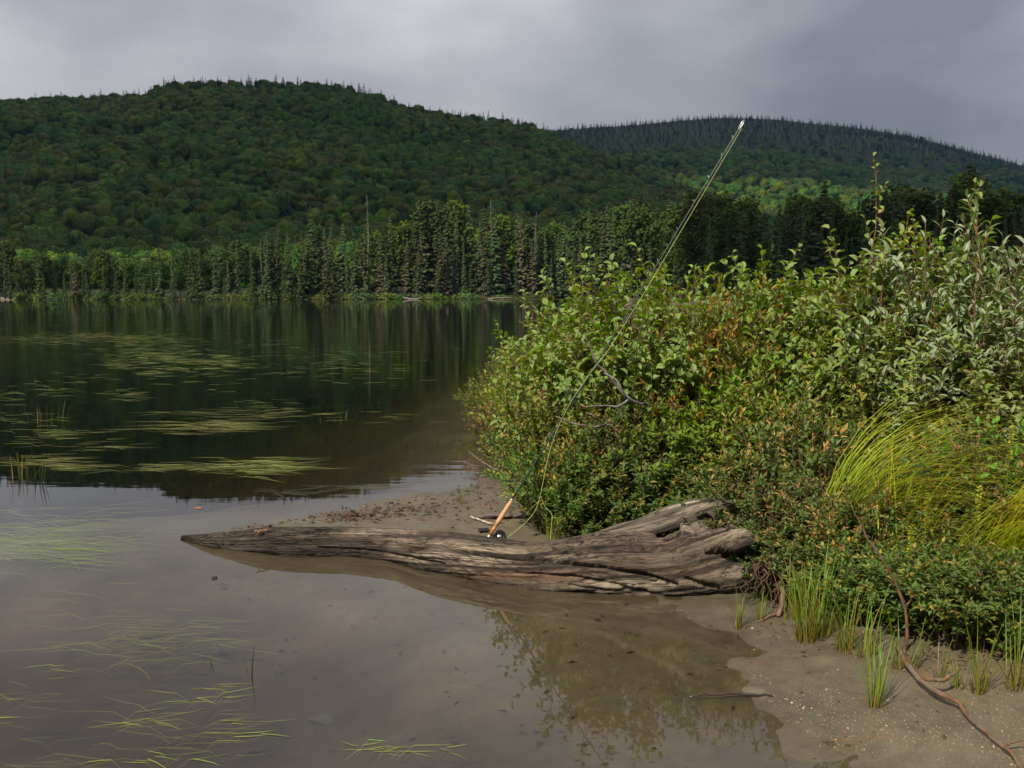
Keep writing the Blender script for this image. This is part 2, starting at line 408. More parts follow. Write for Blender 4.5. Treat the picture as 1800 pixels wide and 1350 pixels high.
# ------------------------------------------------------------------ water
t = NT('lake_water')
p = t.pos()
mp1 = t.n('ShaderNodeMapping', {'Vector': p, 'Scale': (0.55, 2.6, 1)}).outputs[0]
mp2 = t.n('ShaderNodeMapping', {'Vector': p, 'Scale': (2.2, 11.0, 1), 'Rotation': (0, 0, 0.2)}).outputs[0]
yy = t.n('ShaderNodeSeparateXYZ', {0: p}).outputs['Y']
calm = t.n('ShaderNodeMapRange', {'Value': yy, 'From Min': 5.5, 'From Max': 30.0, 'To Min': 0.07, 'To Max': 1.0}).outputs[0]
gust = t.ramp(t.noise(0.33, 2, 0.5, t.n('ShaderNodeMapping', {'Vector': p, 'Scale': (0.5, 1.2, 1)}).outputs[0]), [(0.38, 0.25), (0.7, 1.0)])
hgt = t.math('MULTIPLY', t.math('MULTIPLY', t.math('ADD', t.noise(1.0, 3, 0.5, mp1), t.math('MULTIPLY', t.noise(1.0, 2, 0.5, mp2), 0.22)), calm), gust)
bp = t.n('ShaderNodeBump', {'Strength': 1.0, 'Distance': 0.0125, 'Height': hgt})
fr = t.n('ShaderNodeFresnel', {'IOR': 1.333, 'Normal': bp.outputs[0]})
gl = t.n('ShaderNodeBsdfGlossy', {'Color': (1, 1, 1, 1), 'Roughness': 0.015, 'Normal': bp.outputs[0]})
tr = t.n('ShaderNodeBsdfTransparent', {'Color': (0.93, 0.91, 0.86, 1)})
mx = t.n('ShaderNodeMixShader', {0: fr.outputs[0], 1: tr.outputs[0], 2: gl.outputs[0]})
t.link(mx.outputs[0], t.out.inputs['Surface'])
va = t.n('ShaderNodeVolumeAbsorption', {'Color': (0.60, 0.47, 0.24, 1), 'Density': 0.6})
t.link(va.outputs[0], t.out.inputs['Volume'])
mb = MB()
x0, x1, y0, y1, zb = -2900, 700, -58, 700, -9.0
mb.add([[x0, y0, 0], [x1, y0, 0], [x1, y1, 0], [x0, y1, 0], [x0, y0, zb], [x1, y0, zb], [x1, y1, zb], [x0, y1, zb]],
       [np.array([[0, 1, 2, 3], [7, 6, 5, 4], [0, 4, 5, 1], [1, 5, 6, 2], [2, 6, 7, 3], [3, 7, 4, 0]])])
ob('water', mb.mesh('water'), t.m, kind='structure', label='calm brown lake water reflecting hill and sky')

# ------------------------------------------------------------------ clouds overhead (broken deck: sun reaches the near shore, the hill lies in shade)
CLOUD_H = 1100.0
def cloud(name, cx, cy, rx, ry, seed, label, ang=0.0, high=CLOUD_H):
    """a thick lumpy bank whose shadow centre on the level ground is (cx, cy)"""
    sh = np.array([SUN_TO.x, SUN_TO.y]) / SUN_TO.z * high
    nu, nv = 64, 24; m_ = MB()
    u = np.arange(nu) / nu * 2 * math.pi; v = np.linspace(-math.pi / 2, math.pi / 2, nv)
    U, V = np.meshgrid(u, v)
    dx, dy, dz = np.cos(V) * np.cos(U), np.cos(V) * np.sin(U), np.sin(V)
    k = 1 + 0.16 * fbm(dx * 2.2 + seed, dy * 2.2, dz * 2.2, seed, 4)
    e = 0.6
    X = rx * np.sign(dx) * np.abs(dx) ** 0.85 * k; Y = ry * np.sign(dy) * np.abs(dy) ** 0.85 * k
    Z = 70 * np.sign(dz) * np.abs(dz) ** e * k * np.where(dz < 0, 0.35, 1.0)
    c, s = math.cos(ang), math.sin(ang)
    P_ = np.stack([X * c - Y * s, X * s + Y * c, Z], -1)
    i_, j_ = np.meshgrid(np.arange(nu), np.arange(nv - 1))
    qq = np.stack([j_ * nu + i_, j_ * nu + (i_ + 1) % nu, (j_ + 1) * nu + (i_ + 1) % nu, (j_ + 1) * nu + i_], -1).reshape(-1, 4)
    m_.add(P_, [qq])
    return ob(name, m_.mesh(name, True), M_cloud, loc=(cx + sh[0], cy + sh[1], high), kind='structure', label=label)
t = NT('cloud')
df = t.n('ShaderNodeBsdfDiffuse', {'Color': t.ramp(t.noise(0.01, 4, 0.6, t.pos()), [(0.3, 0.8), (0.7, 0.92)])})
tl = t.n('ShaderNodeBsdfTranslucent', {'Color': (0.9, 0.9, 0.92, 1)})
mx = t.n('ShaderNodeMixShader', {0: 0.5, 1: df.outputs[0], 2: tl.outputs[0]}); t.link(mx.outputs[0], t.out.inputs['Surface']); M_cloud = t.m
cloud('cloud', -470, 850, 690, 500, 3, 'grey cloud bank above the lake shading the wooded hill')
cloud('cloud', 322, 200, 310, 125, 5, 'grey cloud bank shading the trees beyond the thicket', 0.25)
cloud('cloud', 1150, 2400, 1700, 1120, 9, 'grey cloud bank shading the mountain top', 0.0, 2600.0)

# ------------------------------------------------------------------ tree and wood builders
GREEN = lambda rng, n, base, v=0.3: np.clip(np.array(base)[None] * (1 + v * rng.uniform(-1, 1, (n, 1))) * (1 + 0.12 * rng.uniform(-1, 1, (n, 3))), 0.003, 1)

def spruce(seed, H=18.0, R=2.6, whorls=34, col=(0.028, 0.048, 0.022), grey=0.0, dens=12, taper=0.95, bare=0.05):
    rng = np.random.default_rng(seed)
    tr = MB(); zz = np.linspace(-0.4, H, 9)
    tube(tr, np.stack([0.06 * np.sin(zz), 0.06 * np.cos(zz * 0.7), zz], 1), np.linspace(0.24, 0.02, 9), 6, GREEN(rng, 9, (0.09, 0.075, 0.06), 0.2))
    cr = MB(); P = []; A = []; L = []; W = []; C = []; NN = []
    for k in range(whorls):
        f = bare + (0.985 - bare) * ((k + rng.uniform(-.3, .3)) / whorls) ** 0.85 if k else bare; f = min(max(f, bare), 0.985)
        z = f * H; r = R * 1.1 * (1 - f) ** taper * rng.uniform(0.66, 1.12) + 0.10
        if f < 0.18: r *= 0.55 + 2.5 * f
        nb = rng.integers(5, 8)
        for b in range(nb):
            az = rng.uniform(0, 2 * math.pi); rr = r * rng.uniform(0.6, 1.15)
            d = np.array([math.cos(az), math.sin(az), 0.0]); droop = rng.uniform(0.1, 0.75) * (1.15 - f)
            m = max(3, int(dens * rr / R * 1.4) + 2)
            s = np.linspace(0.22, 1.0, m)
            pp = d[None] * (s * rr)[:, None]; pp[:, 2] = z - droop * rr * s ** 1.3 + 0.22 * rr * s ** 4
            dead = rng.random() < grey * max(0.0, 1.25 - f * 1.3)
            for side in (-1, 1, 0):
                sd_ = np.array([-d[1], d[0], 0]) * side
                ax = unit(d[None] * rng.uniform(0.5, 1.0, (m, 1)) + sd_[None] * rng.uniform(0.3, 0.9, (m, 1)) + np.array([0, 0, -1.0])[None] * rng.uniform(0.25, 0.9, (m, 1)))
                P.append(pp); A.append(ax); L.append(rng.uniform(0.34, 0.62, m) * (0.5 + 0.38 * rr)); W.append(rng.uniform(0.2, 0.34, m) * (0.75 + 0.2 * rr)); NN.append(np.tile(d * 0.7 + [0, 0, 0.75], (m, 1)))
                C.append(GREEN(rng, m, (0.15, 0.125, 0.085) if dead else col, 0.35))
    n = 40; P.append(np.stack([np.zeros(n), np.zeros(n), np.linspace(H * 0.9, H * 0.99, n)], 1))
    az = rng.uniform(0, 6.28, n); A.append(np.stack([np.cos(az), np.sin(az), np.full(n, 0.9)], 1)); L.append(np.full(n, 0.28)); W.append(np.full(n, 0.12)); C.append(GREEN(rng, n, col)); NN.append(np.tile([0, 0, 1.0], (n, 1)))
    P = np.concatenate(P); A = np.concatenate(A); N = np.concatenate(NN) + 0.3 * rng.normal(size=P.shape)
    leaves(cr, P, A, N, np.concatenate(L), np.concatenate(W), np.concatenate(C), 0.2, 0.1)
    return tr.mesh('trunk', True), cr.mesh('crown')

def broadleaf(seed, H=12.0, R=3.4, lobes=18, per=150, leaf=0.42, col=(0.05, 0.09, 0.022), base=0.3):
    rng = np.random.default_rng(seed)
    tr = MB(); zz = np.linspace(-0.3, H * 0.8, 7)
    tube(tr, np.stack([0.15 * np.sin(zz * 0.6), 0.15 * np.cos(zz * 0.5), zz], 1), np.linspace(0.22, 0.04, 7), 6, GREEN(rng, 7, (0.12, 0.10, 0.08), 0.2))
    cr = MB(); P = []; A = []; N = []; C = []; L = []
    for k in range(lobes):
        f = (k + 0.5) / lobes; z = H * (base + (0.93 - base) * f)
        rr = R * math.sin(math.pi * min(0.97, 0.22 + 0.74 * f)) ** 0.8 * rng.uniform(0.55, 0.95)
        az = k * 2.4 + rng.uniform(-.4, .4); c = np.array([rr * 0.62 * math.cos(az), rr * 0.62 * math.sin(az), z])
        lr = R * rng.uniform(0.30, 0.48)
        tube(tr, [[0, 0, max(0.3, z - 1.6)], c * [0.6, 0.6, 1] - [0, 0, 0.5], c], [0.09, 0.05, 0.02], 4, (0.11, 0.09, 0.075))
        g = unit(rng.normal(size=(per, 3))); rad = lr * rng.uniform(0.55, 1.08, (per, 1))
        pp = c + g * rad * [1, 1, 0.72]
        P.append(pp); N.append(g + np.array([0, 0, 0.5]) + 0.35 * rng.normal(size=(per, 3)))
        A.append(rng.normal(size=(per, 3)) + np.array([0, 0, -0.3])); L.append(leaf * rng.uniform(0.7, 1.3, per))
        C.append(GREEN(rng, per, np.array(col) * rng.uniform(0.8, 1.2), 0.3))
    P = np.concatenate(P); L = np.concatenate(L)
    leaves(cr, P, np.concatenate(A), np.concatenate(N), L, L * 0.75, np.concatenate(C), 0.2, 0.15)
    return tr.mesh('trunk', True), cr.mesh('crown')

def snag(seed, H=13.0):
    rng = np.random.default_rng(seed); tr = MB(); br = MB()
    zz = np.linspace(-0.3, H, 10)
    tube(tr, np.stack([0.1 * np.sin(zz * .5 + seed), 0.1 * np.cos(zz * .4), zz], 1), np.linspace(0.13, 0.02, 10), 6, GREEN(rng, 10, (0.13, 0.115, 0.10), 0.2))
    for k in range(46):
        z = H * rng.uniform(0.12, 0.97); az = rng.uniform(0, 6.28); l = (1 - z / H) * 1.7 * rng.uniform(0.5, 1.0) + 0.3
        d = np.array([math.cos(az), math.sin(az), 0]); s = np.linspace(0, 1, 4)[:, None]
        pts = np.array([0, 0, z]) + d * l * s + np.array([0, 0, -1]) * 0.35 * l * s ** 1.5
        tube(br, pts, [0.04, 0.03, 0.022, 0.01], 4, GREEN(rng, 4, (0.12, 0.105, 0.09), 0.25))
    return tr.mesh('trunk', True), br.mesh('branches')

def dense_crown(seed, R=5.0, n=420, leaf=0.7, col=(0.04, 0.07, 0.02)):
    """one broad-leaved crown of the far wood: a lumpy body with leaf sprays standing off it"""
    rng = np.random.default_rng(seed); cr = MB(); nu, nv = 22, 13
    u, v = np.meshgrid(np.arange(nu) / nu * 2 * math.pi, np.linspace(-1.35, 1.5, nv)); d_ = np.stack([np.cos(v) * np.cos(u), np.cos(v) * np.sin(u), np.sin(v)], -1)
    def rad(q): return R * (0.86 + 0.34 * fbm(q[..., 0] * 1.5 + seed, q[..., 1] * 1.5, q[..., 2] * 1.5, seed, 3))
    sq = np.array([1, 1, 0.85]); c0 = np.array([0, 0, R * 0.9])
    B = d_ * rad(d_)[..., None] * 0.94 * sq + c0; i_, j_ = np.meshgrid(np.arange(nu), np.arange(nv - 1)); qq = np.stack([j_ * nu + i_, j_ * nu + (i_ + 1) % nu, (j_ + 1) * nu + (i_ + 1) % nu, (j_ + 1) * nu + i_], -1).reshape(-1, 4)
    cr.add(B.reshape(-1, 3), [qq], GREEN(rng, nu * nv, col, 0.25))
    g = unit(rng.normal(size=(n, 3)) + [0, 0, 0.25]); P = g * rad(g)[:, None] * sq * rng.uniform(0.9, 1.08, (n, 1)) + c0
    leaves(cr, P, rng.normal(size=(n, 3)), g + np.array([0, 0, 0.2]) + 0.35 * rng.normal(size=(n, 3)), leaf * rng.uniform(0.7, 1.4, n), leaf * 0.8, GREEN(rng, n, col, 0.35), 0.15, 0.1)
    return cr.mesh('crown', True)

# ---- far wood: crowns past counting, scattered over hill and mountain
proto = bpy.data.collections.new('crown_prototypes')
cols = [(0.044, 0.080, 0.014), (0.058, 0.094, 0.015), (0.034, 0.068, 0.014), (0.074, 0.098, 0.015), (0.068, 0.078, 0.018), (0.044, 0.086, 0.020)]
for k, c in enumerate(cols):
    o = bpy.data.objects.new('a_crown%d' % k, dense_crown(100 + k, col=c)); o.data.materials.append(M_tree); proto.objects.link(o)
for k in range(2):
    _, cme = spruce(140 + k, 14.0, 2.4, 20, (0.022, 0.040, 0.026), 0.0, 5)
    o = bpy.data.objects.new('b_spruce%d' % k, cme); cme.materials.append(M_conifer); proto.objects.link(o)

def scatter(name, P, S, R, K, label):
    me = bpy.data.meshes.new(name); n = len(P)
    me.vertices.add(n); me.vertices.foreach_set('co', P.astype(np.float32).reshape(-1))
    for nm, arr, ty in (('sc', S, 'FLOAT'), ('ro', R, 'FLOAT')):
        at = me.attributes.new(nm, ty, 'POINT'); at.data.foreach_set('value', arr.astype(np.float32))
    at = me.attributes.new('pk', 'INT', 'POINT'); at.data.foreach_set('value', K.astype(np.int32))
    me.update()
    o = ob(name, me, label=label, kind='stuff')
    ng = bpy.data.node_groups.new(name, 'GeometryNodeTree')
    ng.interface.new_socket('Geometry', in_out='INPUT', socket_type='NodeSocketGeometry')
    ng.interface.new_socket('Geometry', in_out='OUTPUT', socket_type='NodeSocketGeometry')
    N = ng.nodes; gi = N.new('NodeGroupInput'); go = N.new('NodeGroupOutput'); iop = N.new('GeometryNodeInstanceOnPoints')
    ci = N.new('GeometryNodeCollectionInfo'); ci.inputs['Collection'].default_value = proto
    ci.inputs['Separate Children'].default_value = True; ci.inputs['Reset Children'].default_value = True
    def na(nm, ty):
        x = N.new('GeometryNodeInputNamedAttribute'); x.data_type = ty; x.inputs['Name'].default_value = nm
        return next(s for s in x.outputs if s.enabled and s.name == 'Attribute')
    cx = N.new('ShaderNodeCombineXYZ')
    ng.links.new(gi.outputs[0], iop.inputs['Points']); ng.links.new(ci.outputs[0], iop.inputs['Instance'])
    iop.inputs['Pick Instance'].default_value = True
    ng.links.new(na('pk', 'INT'), iop.inputs['Instance Index'])
    ng.links.new(na('ro', 'FLOAT'), cx.inputs['Z']); ng.links.new(cx.outputs[0], iop.inputs['Rotation'])
    ng.links.new(na('sc', 'FLOAT'), iop.inputs['Scale'])
    ng.links.new(iop.outputs[0], go.inputs[0])
    md = o.modifiers.new('scatter', 'NODES'); md.node_group = ng
    return o
def wood(name, fz, x0, x1, y0, y1, cell, smin, smax, seed, label, con_fn, keep):
    rng = np.random.default_rng(seed)
    xs = np.arange(x0, x1, cell); ys = np.arange(y0, y1, cell); X, Y = np.meshgrid(xs, ys); X = X.ravel(); Y = Y.ravel()
    X = X + rng.uniform(-.5, .5, len(X)) * cell; Y = Y + rng.uniform(-.5, .5, len(Y)) * cell
    m = keep(X, Y); X, Y = X[m], Y[m]; n = len(X)
    Z = fz(X, Y)
    con = rng.random(n) < con_fn(X, Y)
    patch = fbm(X / 60, Y / 60, 0, seed, 2)
    K = np.where(con, rng.integers(6, 8, n), np.clip((patch * 2.2 + 2.5 + rng.normal(0, 1.3, n)), 0, 5.99).astype(int))
    S = rng.uniform(smin, smax, n) * np.where(con, 0.95 if cell < 9 else rng.uniform(0.25, 0.75, n), 1.0 if cell < 9 else 1.0 - 0.45 * sstep(1500, 1950, Y))
    scatter(name, np.stack([X, Y, Z - 0.5], 1), S, rng.uniform(0, 6.28, n), K, label)
    return n
def infront(X, Y, m=0.08): return np.abs(X) < Y * (900 / FPX + m) + 40
print('hill wood', wood('hill_forest', hill_z, -640, 480, 285, 960, 6.0, 0.42, 1.05, 51, 'dense dark green broad-leaved wood covering the near hill',
     lambda X, Y: 0.12 + 0.45 * sstep(820, 900, Y) * (fbm(X / 35, Y / 35, 0, 57, 2) > -0.1), lambda X, Y: infront(X, Y)))
print('mtn wood', wood('mountain_forest', mtn_z, -150, 1250, 520, 2040, 11.0, 0.9, 1.6, 52, 'dark bluish green wood covering the distant mountain',
     lambda X, Y: 0.15 + 0.84 * sstep(1300, 1750, Y), lambda X, Y: infront(X, Y) & (X > Y * 0.03 - 20)))

# ---- far shore: every tree a thing
sp_mesh = [spruce(1, 18, 2.0, 40, (0.070, 0.108, 0.034)), spruce(2, 18, 1.7, 40, (0.072, 0.106, 0.044), 0.1), spruce(3, 18, 2.4, 38, (0.070, 0.092, 0.026), 0.1),
           spruce(4, 18, 1.8, 40, (0.095, 0.125, 0.056), 0.2)]
gr_mesh = [spruce(5, 18, 1.9, 36, (0.088, 0.092, 0.044), 0.6), spruce(6, 18, 2.1, 34, (0.098, 0.090, 0.045), 0.8)]
bl_mesh = [broadleaf(11, col=(0.040, 0.070, 0.014)), broadleaf(12, col=(0.047, 0.078, 0.014)), broadleaf(13, R=3.8, col=(0.034, 0.062, 0.014)), broadleaf(14, R=3.0, col=(0.066, 0.092, 0.014))]
sn_mesh = [snag(21), snag(22)]
def tree(name, parts, P, H, href, rz, label, group, wide=1.0, kinds=('trunk', 'crown'), mats=None):
    e = ob(name, None, loc=P, rot=(rng.normal(0, 0.022), rng.normal(0, 0.022), rz), scale=(H / href * wide, H / href * wide, H / href), label=label, cat='tree', group=group)
    e.empty_display_size = 0.5
    for nm, me, mt in zip(kinds, parts, mats):
        ob(nm, me, mt, parent=e)
    return e
front_top = np.array([(0, 412), (60, 432), (150, 438), (250, 434), (330, 424), (400, 420), (480, 400), (545, 372), (620, 392), (690, 375), (735, 345), (800, 352), (870, 362), (950, 378),
                      (1000, 366), (1080, 345), (1150, 345), (1200, 330), (1260, 322), (1330, 348), (1440, 318), (1500, 352), (1572, 312), (1640, 345), (1702, 288), (1760, 335), (1830, 340)])
def shore_y(px):   # distance of the far shore along a pixel column
    return np.interp(px, [0, 500, 930, 1150, 1250, 1800], [226, 238, 262, 240, 168, 140])
rng = np.random.default_rng(7)
MC = (M_bark, M_conifer); MT = (M_bark, M_tree)
def place_tree(px, back, top_y, kind, label, group, name, wide=1.0):
    d = float(shore_y(px)) + back; P = AT(px, 515, d); P[2] = max(0.3, 0.15 + 0.03 * back)
    if d > 262: P[2] = max(P[2], float(hill_z(P[0], d)) * 0.9 if px < 1150 else P[2])
    H = AT(px, top_y, d)[2] - P[2]
    H = max(H, 3.0)
    ms = {'s': sp_mesh, 'g': gr_mesh, 'b': bl_mesh, 'd': sn_mesh}[kind]; me = ms[rng.integers(len(ms))]
    if kind == 'b': tree(name, me, P, H, 12.0, rng.uniform(0, 6.28), label, group, wide, mats=MT)
    elif kind == 'd': tree(name, me, P, H, 13.0, rng.uniform(0, 6.28), label, group, wide, ('trunk', 'branches'), (M_bark, M_bark))
    else: tree(name, me, P, H, 18.0, rng.uniform(0, 6.28), label, group, wide, mats=MC)
def zone(px):
    for lim, w in ((70, 'at the left picture edge'), (200, 'above the far floating grass'), (330, 'left of the hilltop'), (450, 'below the rounded hilltop'), (545, 'right below the hilltop'), (640, 'left of the tall thin snag'), (730, 'right of the tall thin snag'),
                   (840, 'in the tallest part of the stand'), (930, 'above the end of the open lake'), (1010, 'left of the broad-leaved bush top'), (1110, 'left of the upper rod'), (1190, 'behind the upper rod'), (1290, 'right of the upper rod'), (1400, 'left of the broad dark spruce'), (1500, 'behind the sapling'), (1630, 'between the two saplings')):
        if px < lim: return w
    return 'at the right picture edge'
def sized(x, top, lo, hi):
    f = (515 - top) / max(20.0, 515 - np.interp(x, front_top[:, 0], front_top[:, 1]))
    return 'short' if f < lo else ('tall' if f > hi else 'medium-height')
# background rows first (taller tops showing between), then the front row
for px in np.arange(-10, 1830, 20.0):
    x = px + rng.uniform(-8, 8); tp = np.interp(x, front_top[:, 0], front_top[:, 1])
    broad = (x < 420 and rng.random() < 0.75) or (420 <= x < 1180 and rng.random() < 0.35) or (x >= 1180 and rng.random() < 0.45)
    top = tp + rng.uniform(-4, 28); w_ = 'highest' if top < tp + 9 else 'lower'
    if broad: place_tree(x, rng.uniform(14, 26), top, 'b', '%s round back-row leafy tree %s' % (w_, zone(x)), 'leafy trees behind the conifers', 'leafy_tree', rng.uniform(1.0, 1.3))
    else: place_tree(x, rng.uniform(12, 22), top, 's', '%s dark back-row spruce %s' % (w_, zone(x)), 'spruces in the back row', 'spruce_tree', rng.uniform(0.95, 1.3))
for px in np.arange(-8, 1830, 18.0):
    x = px + rng.uniform(-9, 9); tp = np.interp(x, front_top[:, 0], front_top[:, 1])
    h = 515 - tp; top = tp + h * rng.uniform(0.0, 0.42); sz = sized(x, top, 0.66, 0.84)
    grey = (640 < x < 960 and rng.random() < 0.42) or rng.random() < 0.08
    if grey: place_tree(x, rng.uniform(3, 8), top, 'g', '%s grey-brown dying front-row spruce %s' % (sz, zone(x)), 'dying grey spruces', 'dying_spruce', rng.uniform(0.9, 1.15))
    elif x < 330 and rng.random() < 0.14: place_tree(x, rng.uniform(5, 10), top + 10, 'b', '%s bright front-row leafy tree %s' % (sz, zone(x)), 'leafy trees in the front row', 'leafy_tree', 1.1)
    else: place_tree(x, rng.uniform(3, 9), top, 's', '%s green front-row spruce %s' % (sz, zone(x)), 'spruces in the front row', 'spruce_tree', rng.uniform(0.62, 1.1))
for px in np.arange(20, 1180, 47.0):
    x = px + rng.uniform(-12, 12); tp = np.interp(x, front_top[:, 0], front_top[:, 1]); h = 515 - tp
    place_tree(x, rng.uniform(0.5, 2.5), tp + h * rng.uniform(0.45, 0.68), 's', 'small young water-edge spruce ' + zone(x), 'young spruces at the water edge', 'young_spruce', rng.uniform(0.95, 1.3))
for x, tp, kind, lab in [(1440, 312, 's', 'broad dark spruce standing above the thicket'), (1702, 282, 's', 'tallest dark spruce above the right end of the thicket'),
                         (1572, 306, 's', 'dark spruce between the two tallest ones above the thicket'), (1072, 425, 'd', 'bare grey snag above the broad-leaved bush top'),
                         (647, 342, 'd', 'thin bare snag poking above the spruces'), (868, 350, 'd', 'grey leafless snag among the tall spruces'),
                         (940, 372, 'd', 'grey leafless snag close to the end of the open water'), (462, 420, 'd', 'short bare snag among the front spruces'),
                         (1125, 355, 'b', 'yellow-green leafy tree beside a brown spruce'), (1113, 345, 'g', 'brown dying spruce left of the rod'), (545, 362, 's', 'crowned spruce above the middle of the stand')]:
    place_tree(x, {'d': 9}.get(kind, 6), tp, kind, lab, None, {'s': 'spruce_tree', 'd': 'bare_snag', 'b': 'leafy_tree', 'g': 'dying_spruce'}[kind], 1.5 if x in (1440, 1702) else 1.1)
# low bushes on the far waterline
def bush_far(seed, col):
    rg = np.random.default_rng(seed); m_ = MB(); n = 420
    g = unit(rg.normal(size=(n, 3))); g[:, 2] = np.abs(g[:, 2]); r = 1 + 0.35 * fbm(g[:, 0] * 2, g[:, 1] * 2, g[:, 2] * 2, seed, 2)
    P = g * (r * rg.uniform(0.6, 1.0, n))[:, None] * [1.5, 1.1, 1.1]
    leaves(m_, P, rg.normal(size=(n, 3)) + [0, 0, 0.6], g + [0, 0, .5], 0.32 * rg.uniform(.6, 1.3, n), 0.2, GREEN(rg, n, col, 0.35)); return m_.mesh('foliage')
bf = [bush_far(61, (0.11, 0.15, 0.035)), bush_far(62, (0.085, 0.13, 0.03)), bush_far(63, (0.14, 0.155, 0.045)), bush_far(64, (0.075, 0.115, 0.045))]
for px in np.arange(-6, 965, 12.5):
    x = px + rng.uniform(-5, 5); d = float(shore_y(x)) + rng.uniform(-2.5, 3.0); P = AT(x, 515, d); P[2] = 0.1
    d0 = float(land_sd(P[0], P[1]))
    if d0 < 0.8: P[1] += 0.8 - d0
    s = rng.uniform(0.6, 1.5)
    ob('shore_bush', bf[rng.integers(4)], M_tree, loc=P, rot=(0, 0, rng.uniform(0, 6.28)), scale=(s * 1.5, s * 1.3, s), label='low light green far-shore bush ' + zone(x), cat='bush', group='low bushes at the far water edge')
# fallen bleached trees on the far waterline
for x0_, x1_, y_, lab in [(690, 760, 521, 'bleached fallen tree on the far waterline'), (800, 900, 522, 'thin grey driftwood trunk lying along the far waterline')]:
    d = float(shore_y((x0_ + x1_) / 2)) - 0.4; A_ = AT(x0_, y_, d); B_ = AT(x1_, y_ + 1, d - 1); A_[2] = 0.25; B_[2] = 0.3
    m_ = MB(); s = np.linspace(0, 1, 8)[:, None]; tube(m_, A_ + (B_ - A_) * s + np.array([0, 0, 1]) * 0.2 * np.sin(s * 9), np.linspace(0.22, 0.08, 8), 6, (0.26, 0.23, 0.19))
    for k in range(7):
        q_ = A_ + (B_ - A_) * rng.uniform(0.1, 0.9); tube(m_, [q_, q_ + [rng.uniform(-1, 1), rng.uniform(-.4, .4), rng.uniform(0.5, 1.6)]], [0.07, 0.02], 4, (0.24, 0.21, 0.18))
    ob('driftwood', m_.mesh('driftwood', True), M_bark, label=lab, cat='driftwood')

